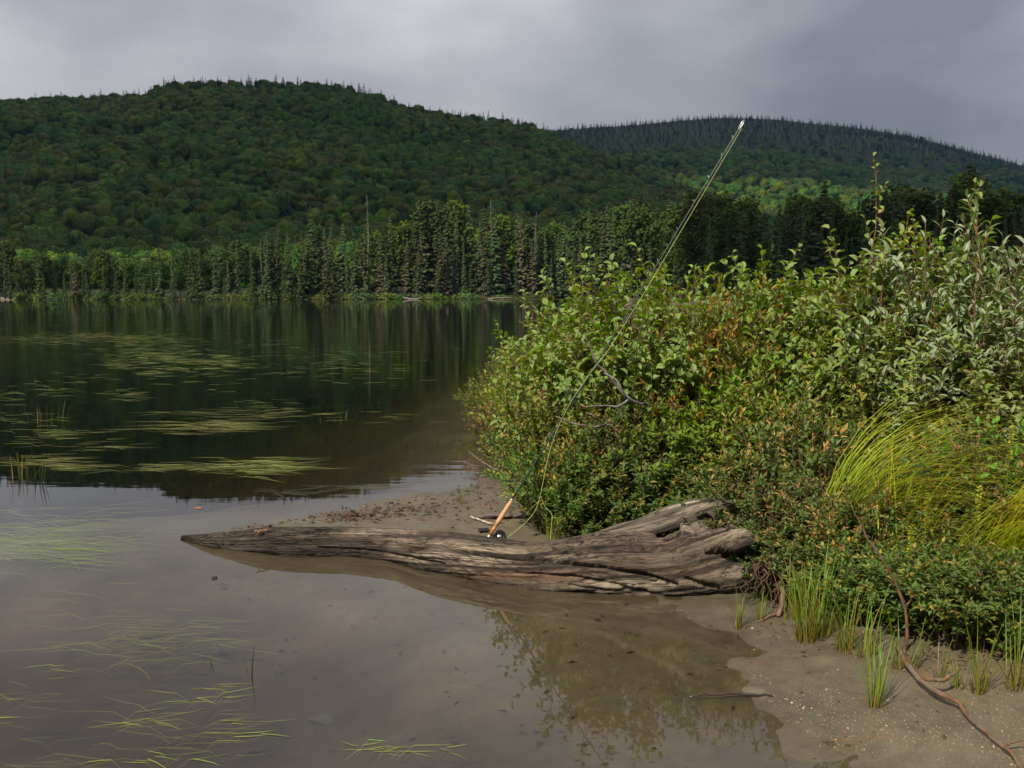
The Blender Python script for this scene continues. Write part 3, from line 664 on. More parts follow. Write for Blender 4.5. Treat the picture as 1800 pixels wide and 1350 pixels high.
# ------------------------------------------------------------------ the big driftwood log
def build_log():
    top = np.array([(318, 943), (360, 939), (400, 936), (450, 931), (500, 930), (560, 931), (620, 933), (700, 936), (760, 940), (840, 950), (870, 955), (920, 958), (980, 953), (1040, 945),
                    (1090, 945), (1150, 949), (1192, 946), (1230, 936), (1276, 921), (1318, 911), (1350, 924), (1366, 948)], float)
    bot = np.array([(318, 946), (360, 958), (430, 968), (520, 975), (600, 976), (680, 984), (740, 1000), (800, 1011), (860, 1022), (920, 1031), (1000, 1038), (1080, 1044), (1200, 1050), (1300, 1050),
                    (1350, 1042), (1366, 1030)], float)
    nu, nv = 420, 168
    xs = np.linspace(318, 1366, nu)
    yt = np.interp(xs, top[:, 0], top[:, 1]); yb = np.interp(xs, bot[:, 0], bot[:, 1])
    ker = np.hanning(15); ker /= ker.sum()
    sm = lambda a_: np.convolve(np.pad(a_, 7, mode='edge'), ker, 'valid')
    yt, yb = sm(yt), sm(yb)
    Bp = np.array([G(x, y)[:2] for x, y in zip(xs, yb)])
    Rr = np.zeros(nu); Ht = np.zeros(nu)
    for i in range(nu):
        r = 0.1
        for _ in range(25):
            h = AT(xs[i], yt[i], Bp[i, 1] + r * 0.95)[2]; r = 0.5 * r + 0.5 * max(0.012, h / 1.15)
        Rr[i] = r; Ht[i] = h
    # level perpendicular of the axis
    Tn = unit(np.stack([np.gradient(sm(Bp[:, 0])), np.gradient(sm(Bp[:, 1])), np.zeros(nu)], 1))
    Nn = np.stack([-Tn[:, 1], Tn[:, 0], np.zeros(nu)], 1); Nn[Nn[:, 1] < 0] *= -1
    th = np.arange(nv) / nv * 2 * math.pi          # 0 = back, pi/2 = top, pi = front, 3pi/2 = below
    deep = np.minimum(0.10, Rr * 0.6) + 0.01
    cz = (Ht - deep) / 2; rz = (Ht + deep) / 2
    ct, st = np.cos(th), np.sin(th)
    pw = 0.86
    lat = np.sign(ct) * np.abs(ct) ** pw; ver = np.sign(st) * np.abs(st) ** pw
    Cn = np.concatenate([Bp, np.zeros((nu, 1))], 1) + Nn * Rr[:, None]; Cn[:, 2] = cz
    s_len = np.concatenate([[0], np.cumsum(np.linalg.norm(np.diff(Bp, axis=0), axis=1))])
    U = np.repeat(s_len[:, None], nv, 1); TH = np.repeat(th[None], nu, 0)
    TW = TH + 0.42 * U                              # spiral grain
    rr = Rr[:, None]
    P = Cn[:, None] + Nn[:, None] * (rr * lat[None])[..., None]; P[..., 2] = cz[:, None] + rz[:, None] * ver[None]
    # relief: long ridges, grain, twisted flutes
    cx, cyy = np.cos(TW), np.sin(TW)
    g1 = fbm(cx * 2.6, cyy * 2.6, U * 0.55, 71, 3); g2 = fbm(cx * 9, cyy * 9, U * 0.9, 72, 3); g3 = fbm(cx * 30, cyy * 30, U * 2.0, 73, 2); g4 = fbm(cx * 5, cyy * 5, U * 5.0, 74, 3)
    rid = np.abs(fbm(cx * 5.5, cyy * 5.5, U * 0.7, 75, 3)); rid2 = np.abs(fbm(cx * 13, cyy * 13, U * 1.6, 76, 2))
    disp = rr * (0.08 * g1 + 0.03 * g2 + 0.03 * g4 + 0.13 * np.minimum(rid, 0.5) - 0.03) + (0.012 + 0.02 * rr) * np.minimum(rid2, 0.5) + 0.004 * g3
    groove = np.clip(1 - np.abs(fbm(cx * 4.2, cyy * 4.2, U * 0.45, 77, 2)) / 0.09, 0, 1) * sstep(-0.2, 0.3, fbm(U * 1.2, TH * 0.8, 3.0, 78, 2))
    disp -= (0.012 + 0.05 * rr) * groove * 0.8
    # measured splits
    px, py = project(P)
    def seg_dist(poly):
        dm = np.full(px.shape, 1e9); wd = np.zeros(px.shape)
        for (x0, y0, w0), (x1, y1, w1) in zip(poly[:-1], poly[1:]):
            ex, ey = x1 - x0, y1 - y0; tt = np.clip(((px - x0) * ex + (py - y0) * ey) / (ex * ex + ey * ey), 0, 1)
            d = np.hypot(px - x0 - tt * ex, py - y0 - tt * ey); m_ = d < dm; dm = np.where(m_, d, dm); wd = np.where(m_, w0 + (w1 - w0) * tt, wd)
        return dm, wd
    front = (lat[None] < 0.35) | (ver[None] > 0.2)
    dark = np.zeros(px.shape)
    for poly, depth in [([(820, 974, 1.5), (900, 980, 3), (960, 985, 4), (1060, 998, 4), (1130, 1009, 3.5), (1190, 1024, 1.5)], 0.05),
                        ([(905, 1006, 1), (1000, 1012, 2.5), (1080, 1026, 3), (1150, 1043, 2)], 0.03),
                        ([(560, 962, 1), (640, 966, 2), (720, 978, 2.5), (780, 992, 1)], 0.025),
                        ([(1130, 962, 1), (1156, 966, 3), (1180, 969, 2), (1202, 972, 1)], 0.03),
                        ([(1205, 1014, 1), (1225, 1021, 4), (1262, 1030, 2)], 0.04),
                        ([(1242, 972, 3), (1262, 971, 5), (1290, 979, 9), (1318, 977, 15), (1345, 970, 19)], 0.24),
                        ([(480, 948, 1), (560, 950, 1.5), (660, 957, 1.5)], 0.012),
                        ([(1110, 951, 1), (1160, 947, 2.5), (1200, 940, 4), (1235, 929, 6), (1280, 914, 9), (1320, 902, 11)], 0.13), ([(930, 968, 1), (1010, 975, 1.5), (1090, 985, 1)], 0.018), ([(1000, 1028, 1), (1100, 1037, 2), (1180, 1046, 1)], 0.025), ([(700, 958, 1), (770, 968, 2), (840, 972, 1)], 0.02)]:
        dm, wd = seg_dist(poly)
        f = np.clip(1 - (dm - wd * 0.6) / (wd * 0.45 + 1.0), 0, 1) * front
        disp -= depth * sstep(0, 1, f); dark = np.maximum(dark, sstep(0.2, 1, f))
    # swelling lips beside the hollow and the root buttress
    dm, wd = seg_dist([(1180, 1010, 10), (1260, 1005, 12), (1345, 1010, 14)]); disp += 0.035 * np.exp(-(dm / 22) ** 2) * front
    dm, wd = seg_dist([(1200, 950, 10), (1280, 945, 12), (1350, 940, 14)]); disp += 0.03 * np.exp(-(dm / 20) ** 2) * front
    dirn = Nn[:, None] * ct[None][..., None] + np.array([0, 0, 1.0]) * st[None][..., None]
    P = P + dirn * disp[..., None]
    mb = MB()
    i_, j_ = np.meshgrid(np.arange(nu - 1), np.arange(nv), indexing='ij'); k_ = (j_ + 1) % nv
    qq = np.stack([i_ * nv + j_, (i_ + 1) * nv + j_, (i_ + 1) * nv + k_, i_ * nv + k_], -1).reshape(-1, 4)
    # colours of the wood itself: bleached patches, rust-brown heart wood, grey skin
    gn = fbm(cx * 14, cyy * 14, U * 0.8, 81, 3); gl = fbm(cx * 2.2, cyy * 2.2, U * 0.9, 82, 3)
    grey = np.array([0.118, 0.083, 0.058]); darkw = np.array([0.036, 0.026, 0.019]); pale = np.array([0.42, 0.34, 0.245]); rust = np.array([0.18, 0.095, 0.045])
    k1 = sstep(-0.5, 0.6, gn + 0.7 * gl + 0.5 * g4)[..., None]
    C = darkw * (1 - k1) + grey * k1
    def blob(x0, y0, rx, ry): return np.exp(-(((px - x0) / rx) ** 2 + ((py - y0) / ry) ** 2))
    pal = 0.9 * blob(800, 975, 80, 16) + 0.55 * blob(860, 990, 70, 14) + 0.55 * blob(1290, 935, 60, 16) + 0.5 * blob(1310, 1005, 60, 22) + 0.55 * blob(1120, 1030, 120, 14) + 0.5 * blob(660, 938, 70, 5) + 0.35 * blob(1190, 936, 60, 8) + 0.4 * blob(990, 978, 120, 6)
    pal = 1.25 * pal * sstep(-0.55, 0.35, gn * 1.2 + 0.5 * g4) + 0.16 * sstep(0.45, 0.95, gn + 0.4 * g4)
    pal = np.maximum(pal, (1.1 * blob(775, 968, 62, 13) + 0.9 * blob(850, 985, 55, 12) + 0.6 * blob(700, 952, 40, 6) + 0.7 * blob(1255, 925, 60, 10) + 0.7 * blob(1300, 1000, 45, 14)) * np.clip(0.55 + 0.6 * gn + 0.45 * g4, 0, 1))
    pal = np.clip(pal, 0, 1)[..., None]; C = C * (1 - pal) + pale * pal
    ru = np.clip(0.9 * blob(850, 1014, 55, 8) + 0.5 * blob(960, 1012, 70, 8) + 0.3 * blob(1330, 1045, 40, 8), 0, 1)[..., None]; C = C * (1 - ru) + rust * ru
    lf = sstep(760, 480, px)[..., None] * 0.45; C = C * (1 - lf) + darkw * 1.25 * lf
    wetz = (1 - sstep(0.0, 0.035 + 0.02 * (gn * 0.5 + 0.5), P[..., 2]))[..., None] * 0.65; C = C * (1 - wetz) + np.array([0.045, 0.034, 0.026]) * wetz
    C = np.clip(C, 0.01, 1)
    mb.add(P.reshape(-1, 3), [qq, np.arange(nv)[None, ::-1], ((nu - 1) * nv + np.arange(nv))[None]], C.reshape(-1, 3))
    me = mb.mesh('trunk', True)
    at = me.attributes.new('grain', 'FLOAT_VECTOR', 'POINT')
    gv = np.stack([U * 1.0, cx * np.maximum(rr, 0.05) * 2.2, cyy * np.maximum(rr, 0.05) * 2.2], -1)
    at.data.foreach_set('vector', gv.astype(np.float32).reshape(-1))
    return me
t = NT('weathered_wood')
ca = t.n('ShaderNodeAttribute', attribute_name='col').outputs['Color']; ga = t.n('ShaderNodeAttribute', attribute_name='grain').outputs['Vector']
mpw = t.n('ShaderNodeMapping', {'Vector': ga, 'Scale': (5.5, 40, 40)}).outputs[0]
n1 = t.noise(1.0, 7, 0.68, mpw, 1.2)
mpw2 = t.n('ShaderNodeMapping', {'Vector': ga, 'Scale': (7.0, 150, 150)}).outputs[0]
n2 = t.noise(1.0, 4, 0.6, mpw2)
c = t.mix(1.0, ca, t.ramp(n1, [(0.30, 0.22), (0.46, 0.85), (0.6, 1.1), (0.72, 2.0)]), 'MULTIPLY')
c = t.mix(1.0, c, t.ramp(n2, [(0.3, 0.6), (0.7, 1.35)]), 'MULTIPLY')
mpc = t.n('ShaderNodeMapping', {'Vector': ga, 'Scale': (2.6, 17, 17)}).outputs[0]
ck = t.math('ABSOLUTE', t.math('SUBTRACT', t.noise(1.0, 5, 0.6, mpc, 0.8), 0.5)); crk = t.ramp(ck, [(0.0, 1.0), (0.022, 0.0)])
ckm = t.ramp(t.noise(3.0, 3, 0.5, ga), [(0.42, 0.0), (0.6, 1.0)]); crk = t.math('MULTIPLY', crk, ckm)
c = t.mix(t.math('MULTIPLY', crk, 0.85), c, (0.012, 0.009, 0.007))
hz = t.n('ShaderNodeSeparateXYZ', {0: t.pos()}).outputs['Z']
wt = t.n('ShaderNodeMapRange', {'Value': t.math('MULTIPLY_ADD', n1, 0.03, hz), 'From Min': 0.015, 'From Max': 0.05, 'To Min': 0.25, 'To Max': 0.85}).outputs[0]
pr = t.n('ShaderNodeBsdfPrincipled', {'Base Color': c, 'Roughness': wt, 'Specular IOR Level': 0.35})
bp = t.n('ShaderNodeBump', {'Strength': 1.0, 'Distance': 0.012, 'Height': t.math('SUBTRACT', t.math('MULTIPLY_ADD', n2, 0.4, n1), t.math('MULTIPLY', crk, 1.6))}); t.link(bp.outputs[0], pr.inputs['Normal'])
t.link(pr.outputs[0], t.out.inputs['Surface']); M_wood = t.m

log = ob('driftwood_log', None, loc=(0, 0, 0), label='large weathered driftwood log tapering into the water, rod propped on it', cat='log')
ob('trunk', build_log(), M_wood, parent=log)
def plank(mb, cl, wdt, thk, roll, rng, C0, C1):
    """a split slab of wood along the centre line cl, with torn edges"""
    cl = np.asarray(cl, float); n = 60; s0 = np.linspace(0, 1, len(cl)); s = np.linspace(0, 1, n)
    p_ = np.stack([np.interp(s, s0, cl[:, k]) for k in range(3)], 1); ker = np.hanning(9); ker /= ker.sum()
    p_ = np.stack([np.convolve(np.pad(p_[:, k], 4, mode='edge'), ker, 'valid') for k in range(3)], 1)
    w = np.interp(s, np.linspace(0, 1, len(wdt)), wdt); h = np.interp(s, np.linspace(0, 1, len(thk)), thk)
    T = unit(np.gradient(p_, axis=0)); A = unit(np.cross(T, [0, 0, 1.0])); B = np.cross(A, T)
    a2 = A * math.cos(roll) + B * math.sin(roll); b2 = -A * math.sin(roll) + B * math.cos(roll)
    m = 28; th = np.arange(m) / m * 2 * math.pi
    L_ = np.sign(np.cos(th)) * np.abs(np.cos(th)) ** 0.7; V_ = np.sign(np.sin(th)) * np.abs(np.sin(th)) ** 0.7
    k = 1 + 0.16 * fbm(np.cos(th)[None] * 3, np.sin(th)[None] * 3, (s * 5)[:, None], 91, 3)
    V = p_[:, None] + a2[:, None] * (w[:, None] * L_[None] * k)[..., None] + b2[:, None] * (h[:, None] * V_[None] * k)[..., None]
    i_, j_ = np.meshgrid(np.arange(n - 1), np.arange(m), indexing='ij'); k_ = (j_ + 1) % m
    qq = np.stack([i_ * m + j_, i_ * m + k_, (i_ + 1) * m + k_, (i_ + 1) * m + j_], -1).reshape(-1, 4)
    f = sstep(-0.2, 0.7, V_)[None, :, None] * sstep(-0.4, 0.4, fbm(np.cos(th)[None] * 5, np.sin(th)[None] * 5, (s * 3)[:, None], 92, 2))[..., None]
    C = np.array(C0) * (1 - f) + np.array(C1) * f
    mb.add(V.reshape(-1, 3), [qq, np.arange(m)[None, ::-1], ((n - 1) * m + np.arange(m))[None]], C.reshape(-1, 3))
    return np.stack([(s[:, None] * 0.8 + 0 * th[None]), 0.2 * np.cos(th)[None] + 0 * s[:, None], 0.2 * np.sin(th)[None] + 0 * s[:, None]], -1).reshape(-1, 3)
def wood_part(name, cl, wdt, thk, roll, C0=(0.055, 0.043, 0.034), C1=(0.24, 0.195, 0.145), label=None):
    m_ = MB(); gv = plank(m_, cl, wdt, thk, roll, np.random.default_rng(5), C0, C1); me = m_.mesh(name, True)
    at = me.attributes.new('grain', 'FLOAT_VECTOR', 'POINT'); at.data.foreach_set('vector', gv.astype(np.float32).reshape(-1))
    return ob(name, me, M_wood, parent=log, label=label)
wood_part('split_slab', [AT(1000, 958, 5.76), AT(1080, 941, 5.70), AT(1150, 923, 5.68), AT(1200, 907, 5.68), AT(1240, 893, 5.69), AT(1270, 885, 5.70), AT(1296, 881, 5.72)],
          [0.02, 0.055, 0.062, 0.058, 0.044, 0.028, 0.006], [0.010, 0.024, 0.028, 0.026, 0.020, 0.014, 0.004], -0.95, label='raised grey slab split off along the log top')
wood_part('splinter', [AT(1076, 940, 5.90), AT(1120, 919, 5.91), AT(1168, 899, 5.92), AT(1220, 884, 5.93), AT(1262, 877, 5.94)], [0.010, 0.022, 0.028, 0.026, 0.008], [0.006, 0.012, 0.014, 0.012, 0.005], -0.9, (0.10, 0.08, 0.062), (0.40, 0.34, 0.26))
wood_part('root_spur', [AT(1265, 1012, 5.4), AT(1310, 1014, 5.33), AT(1350, 1018, 5.28), AT(1380, 1024, 5.3)], [0.04, 0.07, 0.065, 0.025], [0.04, 0.06, 0.05, 0.025], 0.2, (0.075, 0.06, 0.048), (0.24, 0.20, 0.15))
wood_part('root_spur', [AT(1270, 932, 5.72), AT(1310, 926, 5.68), AT(1345, 930, 5.64), AT(1380, 942, 5.62)], [0.03, 0.06, 0.055, 0.02], [0.03, 0.05, 0.045, 0.02], -0.1, (0.075, 0.06, 0.048), (0.27, 0.225, 0.165))
wood_part('bark_strip', [AT(585, 936, 6.36), AT(640, 936, 6.33), AT(700, 938, 6.28), AT(742, 943, 6.22)], [0.02, 0.035, 0.03, 0.012], [0.008, 0.012, 0.012, 0.006], 0.5, (0.22, 0.17, 0.12), (0.42, 0.33, 0.23), 'pale torn strip on the log top')

# root clump beside the log's broad end
def root_clump():
    rng = np.random.default_rng(44); m_ = MB(); c = G(1362, 1068); c[2] = 0.0
    for k in range(130):
        b = c + np.array([rng.normal(0, 0.05), rng.normal(0.06, 0.05), rng.uniform(0.10, 0.24)])
        n = 6; s = np.linspace(0, 1, n)[:, None]
        e_ = b + np.array([rng.normal(0, 0.07), rng.normal(0, 0.06), -rng.uniform(0.05, 0.2)]); e_[2] = max(e_[2], 0.01)
        pts = b + (e_ - b) * s + rng.normal(0, 0.012, (n, 3)); tube(m_, pts, np.linspace(0.007, 0.002, n), 4, GREEN(rng, n, (0.06, 0.038, 0.022), 0.4), False)
    return m_.mesh('root_clump', True)
ob('root_clump', root_clump(), M_twig, label='dark tangled clump of hanging roots beside the broad log end', cat='roots')

# ------------------------------------------------------------------ fishing rod
M_cork = plain('cork', (0.50, 0.29, 0.15), 0.75, 0, 0.3, 250, 0.3); M_seat = plain('reel_seat_wood', (0.36, 0.13, 0.04), 0.3); M_brass = plain('brass', (0.80, 0.62, 0.25), 0.25, 1.0)
M_blank = plain('green_blank', (0.012, 0.035, 0.028), 0.25); M_steel = plain('steel', (0.75, 0.75, 0.74), 0.22, 1.0); M_reel = plain('black_reel', (0.012, 0.012, 0.013), 0.35); M_line = plain('fly_line', (0.34, 0.36, 0.10), 0.5)
butt = AT(856, 949, 5.84); tip = AT(1307, 213, 6.05)
rod = ob('fishing_rod', None, loc=butt, label='fly fishing rod with cork grip propped against the log and thicket', cat='fishing rod')
def rp(s):   # point of the rod, s = 0..1
    s = np.atleast_1d(np.asarray(s, float))[:, None]
    return (tip - butt) * s + np.array([0.004, 0, -0.008]) * np.sin(s * math.pi) ** 1.2
def rod_part(name, s0, s1, rad, mat, sides=10, parent=rod, n=None):
    rad = np.asarray(rad, float); n = n or len(rad); m_ = MB(); s = np.linspace(s0, s1, n)
    tube(m_, rp(s), np.interp(np.linspace(0, 1, n), np.linspace(0, 1, len(rad)), rad), sides); return ob(name, m_.mesh(name, True), mat, parent=parent)
rod_part('butt_cap', 0.0, 0.012, [0.008, 0.0125, 0.012], M_brass)
rod_part('reel_seat', 0.012, 0.036, [0.0112, 0.0118, 0.0112], M_seat)
rod_part('cork_grip', 0.036, 0.094, [0.0125, 0.0145, 0.0138, 0.0128, 0.0118, 0.0095], M_cork, 14)
rod_part('winding_check', 0.094, 0.0985, [0.0085, 0.0065], M_steel)
rod_part('blank', 0.0985, 1.0, [0.0058, 0.0045, 0.0034, 0.0026, 0.002], M_blank, 8, n=40)
for s in (0.25, 0.38, 0.49, 0.585, 0.67, 0.745, 0.81, 0.868, 0.92, 0.962):
    m_ = MB(); c0 = rp(s)[0]; ax = unit(rp(s + 0.01)[0] - c0); sd = unit(np.cross(ax, [0.2, 1.0, 0])); rr = 0.010 if s < 0.5 else 0.0065
    cc = c0 + sd * (rr + 0.003); th = np.linspace(0, 2 * math.pi, 13); tube(m_, cc + rr * (np.cos(th)[:, None] * sd + np.sin(th)[:, None] * np.cross(ax, sd) * 0.9 + 0.35 * np.cos(th)[:, None] * ax), 0.0011, 4, cap=False)
    ob('line_guide', m_.mesh('line_guide', True), M_steel, parent=rod)
m_ = MB(); th = np.linspace(0, 2 * math.pi, 15); ax = unit(rp(1.0)[0] - rp(0.97)[0]); sd = unit(np.cross(ax, [0, 1, 0]))
tube(m_, rp(1.0)[0] - ax * 0.06 + ax * 0.07 * (1 - np.cos(th))[:, None] * 0.5 + sd * 0.006 * np.sin(th)[:, None], 0.0013, 5, cap=False); ob('tip_guide', m_.mesh('tip_guide', True), M_steel, parent=rod)
# reel
rc = AT(877.5, 943.5, 5.83) - butt; fa = unit(np.array([0.0, 0, CAMZ]) - (rc + butt)); fu = unit(np.cross([1.0, 0, 0], fa)); fs = np.cross(fu, fa)
def disc(mb, c0, prof, sides=28):
    """lathe about the reel axis: prof = (axial, radius)"""
    th = np.arange(sides) / sides * 2 * math.pi; ring = np.cos(th)[:, None] * fs + np.sin(th)[:, None] * fu
    V = np.concatenate([c0 + fa * a_ + ring * r_ for a_, r_ in prof]); n = len(prof)
    i = np.arange(n - 1)[:, None] * sides; j = np.arange(sides)[None]; k = (j + 1) % sides
    qq = np.stack([i + j, i + k, i + sides + k, i + sides + j], -1).reshape(-1, 4); mb.add(V, [qq, np.arange(sides)[None, ::-1], ((n - 1) * sides + np.arange(sides))[None]])
m_ = MB(); disc(m_, rc, [(-0.016, 0.030), (-0.016, 0.042), (0.010, 0.043), (0.014, 0.041), (0.0145, 0.034), (0.009, 0.031), (0.009, 0.012)]); reel = ob('reel', m_.mesh('reel', True), M_reel, parent=rod)
m_ = MB(); disc(m_, rc, [(0.0085, 0.013), (0.016, 0.0135), (0.019, 0.011), (0.020, 0.004)]); ob('hub', m_.mesh('hub', True), M_steel, parent=reel)
m_ = MB(); disc(m_, rc + fs * 0.024 - fu * 0.014, [(0.012, 0.004), (0.028, 0.0055), (0.030, 0.003)], 10); ob('crank_knob', m_.mesh('crank_knob', True), M_reel, parent=reel)
m_ = MB(); tube(m_, [rc * 0.35 + rp(0.024)[0] * 0.65, rc], [0.006, 0.008], 6); ob('reel_foot', m_.mesh('reel_foot', True), M_reel, parent=reel)
def curve(pts, n=60):
    pts = np.asarray(pts, float); s0 = np.concatenate([[0], np.cumsum(np.linalg.norm(np.diff(pts, axis=0), axis=1))]); s = np.linspace(0, s0[-1], n)
    p_ = np.stack([np.interp(s, s0, pts[:, k]) for k in range(3)], 1); kk = max(3, (n // len(pts)) | 1); ker = np.hanning(kk + 2); ker /= ker.sum(); h = len(ker) // 2
    return np.stack([np.convolve(np.pad(p_[:, k], h, mode='reflect', reflect_type='odd'), ker, 'valid') for k in range(3)], 1)
lp = [(893, 944, 5.80), (922, 921, 5.82), (941, 900, 5.84), (949, 876, 5.85), (956, 840, 5.86), (965, 796, 5.88), (980, 752, 5.89), (1004, 704, 5.9), (1040, 652, 5.9)]
lpt = [AT(*q_) - butt for q_ in lp] + [rp(s)[0] + np.array([0.012, -0.006, -0.008]) * (1.5 - 1.6 * abs(s - 0.6)) for s in np.linspace(0.46, 0.985, 14)]
m_ = MB(); tube(m_, curve(lpt, 140), 0.0017, 5); fl = ob('fly_line', m_.mesh('fly_line', True), M_line, parent=rod, label='yellow-green fly line running slack from reel to rod tip')
for pts in ([(951, 872, 5.9), (957, 890, 5.9), (972, 905, 5.88), (968, 930, 5.87), (968, 955, 5.84)], [(950, 880, 5.88), (935, 892, 5.95), (925, 905, 6.0)]):
    m_ = MB(); tube(m_, curve([AT(*q_) - butt for q_ in pts], 40), 0.0016, 5); ob('line_loop', m_.mesh('line_loop', True), M_line, parent=fl)

# ------------------------------------------------------------------ shrubs
def shrub(seed, H, R, nst, leafL, leafW, col, tipcol=None, tipfrac=0.0, sides=5, per=11, alpha=0.75, yellow=0.0, stemcol=(0.10, 0.065, 0.04), rich=False, curl=0.15, low=0.25, fold=0.2, blen=0.24, rs=0.006, vary=0.3, flop=0.3):
    rng = np.random.default_rng(seed); st = MB(); lf = MB()
    P = []; A = []; N = []; L = []; C = []
    up = np.array([0, 0, 1.0])
    def run(pts, n, t0, tip, scale=1.0):
        s = np.linspace(t0, 1, n); s0 = np.linspace(0, 1, len(pts))
        p_ = np.stack([np.interp(s, s0, pts[:, k]) for k in range(3)], 1); T = unit(pts[-1] - pts[max(0, len(pts) // 2 - 1)])
        a0 = unit(np.cross(T, [0.31, 0.7, 0.2])); b0 = np.cross(T, a0); az = np.arange(n) * 2.4 + rng.uniform(0, 6.28)
        al = np.clip(alpha + rng.normal(0, 0.2, n) - 0.4 * (s - 0.5), 0.1, 1.6)
        out = np.cos(az)[:, None] * a0 + np.sin(az)[:, None] * b0
        ax = np.cos(al)[:, None] * T + np.sin(al)[:, None] * out + flop * 0.3 * rng.normal(size=(n, 3)) * [1, 1, 1.2]
        nn = T[None] * 0.9 + up * 0.7 - out * 0.1 + 0.25 * rng.normal(size=(n, 3))
        c = GREEN(rng, n, col, vary)
        y = rng.random(n) < yellow; c[y] = GREEN(rng, int(y.sum()), (0.36, 0.25, 0.05), 0.3)
        if tip:
            f = (s > 0.66)[:, None] * rng.uniform(0.4, 1.0, (n, 1)); c = c * (1 - f) + GREEN(rng, n, tipcol, 0.25) * f
        P.append(p_); A.append(ax); N.append(nn); L.append(leafL * scale * rng.uniform(0.7, 1.25, n) * (1.05 - 0.3 * s)); C.append(c)
    for k in range(nst):
        rho = math.sqrt((k + 0.5) / nst) * rng.uniform(0.85, 1.08); az = k * 2.39996 + rng.uniform(-.3, .3)
        hh = H * (math.sqrt(max(0.03, 1 - 0.82 * min(rho, 1) ** 2))) * rng.uniform(0.78, 1.12)
        topp = np.array([R * rho * math.cos(az), R * rho * math.sin(az), hh]); b = topp * [0.22, 0.22, 0] + [*rng.normal(0, 0.02, 2), -0.05]
        m = (b + topp) / 2 + [0, 0, 0.08 * H] - (topp - b) * [0.14, 0.14, 0] + rng.normal(0, 0.03 * R, 3)
        s = np.linspace(0, 1, 7)[:, None]; pts = (1 - s) ** 2 * b + 2 * s * (1 - s) * m + s * s * topp + rng.normal(0, 0.008 * H, (7, 3)) * s
        tube(st, pts, np.linspace(rs, rs * 0.3, 7), 4, GREEN(rng, 7, stemcol, 0.25), False)
        tip = tipcol is not None and rng.random() < tipfrac
        run(pts, int(per * 1.7), low, tip)
        for j in range(sides):
            f = rng.uniform(low, 0.95); b2 = np.array([np.interp(f, np.linspace(0, 1, 7), pts[:, q_]) for q_ in range(3)])
            d = unit(unit(pts[-1] - pts[2]) * 0.8 + unit(rng.normal(size=3)) * 0.75 + up * 0.35 + unit(topp * [1, 1, 0] + 1e-6) * 0.3)
            ln = blen * H * rng.uniform(0.5, 1.1) * (1.1 - 0.4 * f); s4 = np.linspace(0, 1, 4)[:, None]
            p4 = b2 + d * ln * s4 + up * 0.10 * ln * s4 ** 2
            tube(st, p4, np.linspace(rs * 0.5, rs * 0.2, 4), 3, GREEN(rng, 4, stemcol, 0.25), False)
            run(p4, per, 0.15, tipcol is not None and rng.random() < tipfrac)
    P = np.concatenate(P); Lc = np.concatenate(L)
    leaves(lf, P, np.concatenate(A), np.concatenate(N), Lc, Lc * (leafW / leafL), np.concatenate(C), curl, fold, rich)
    return st.mesh('stems', True), lf.mesh('foliage')
TAN = (0.52, 0.31, 0.15)
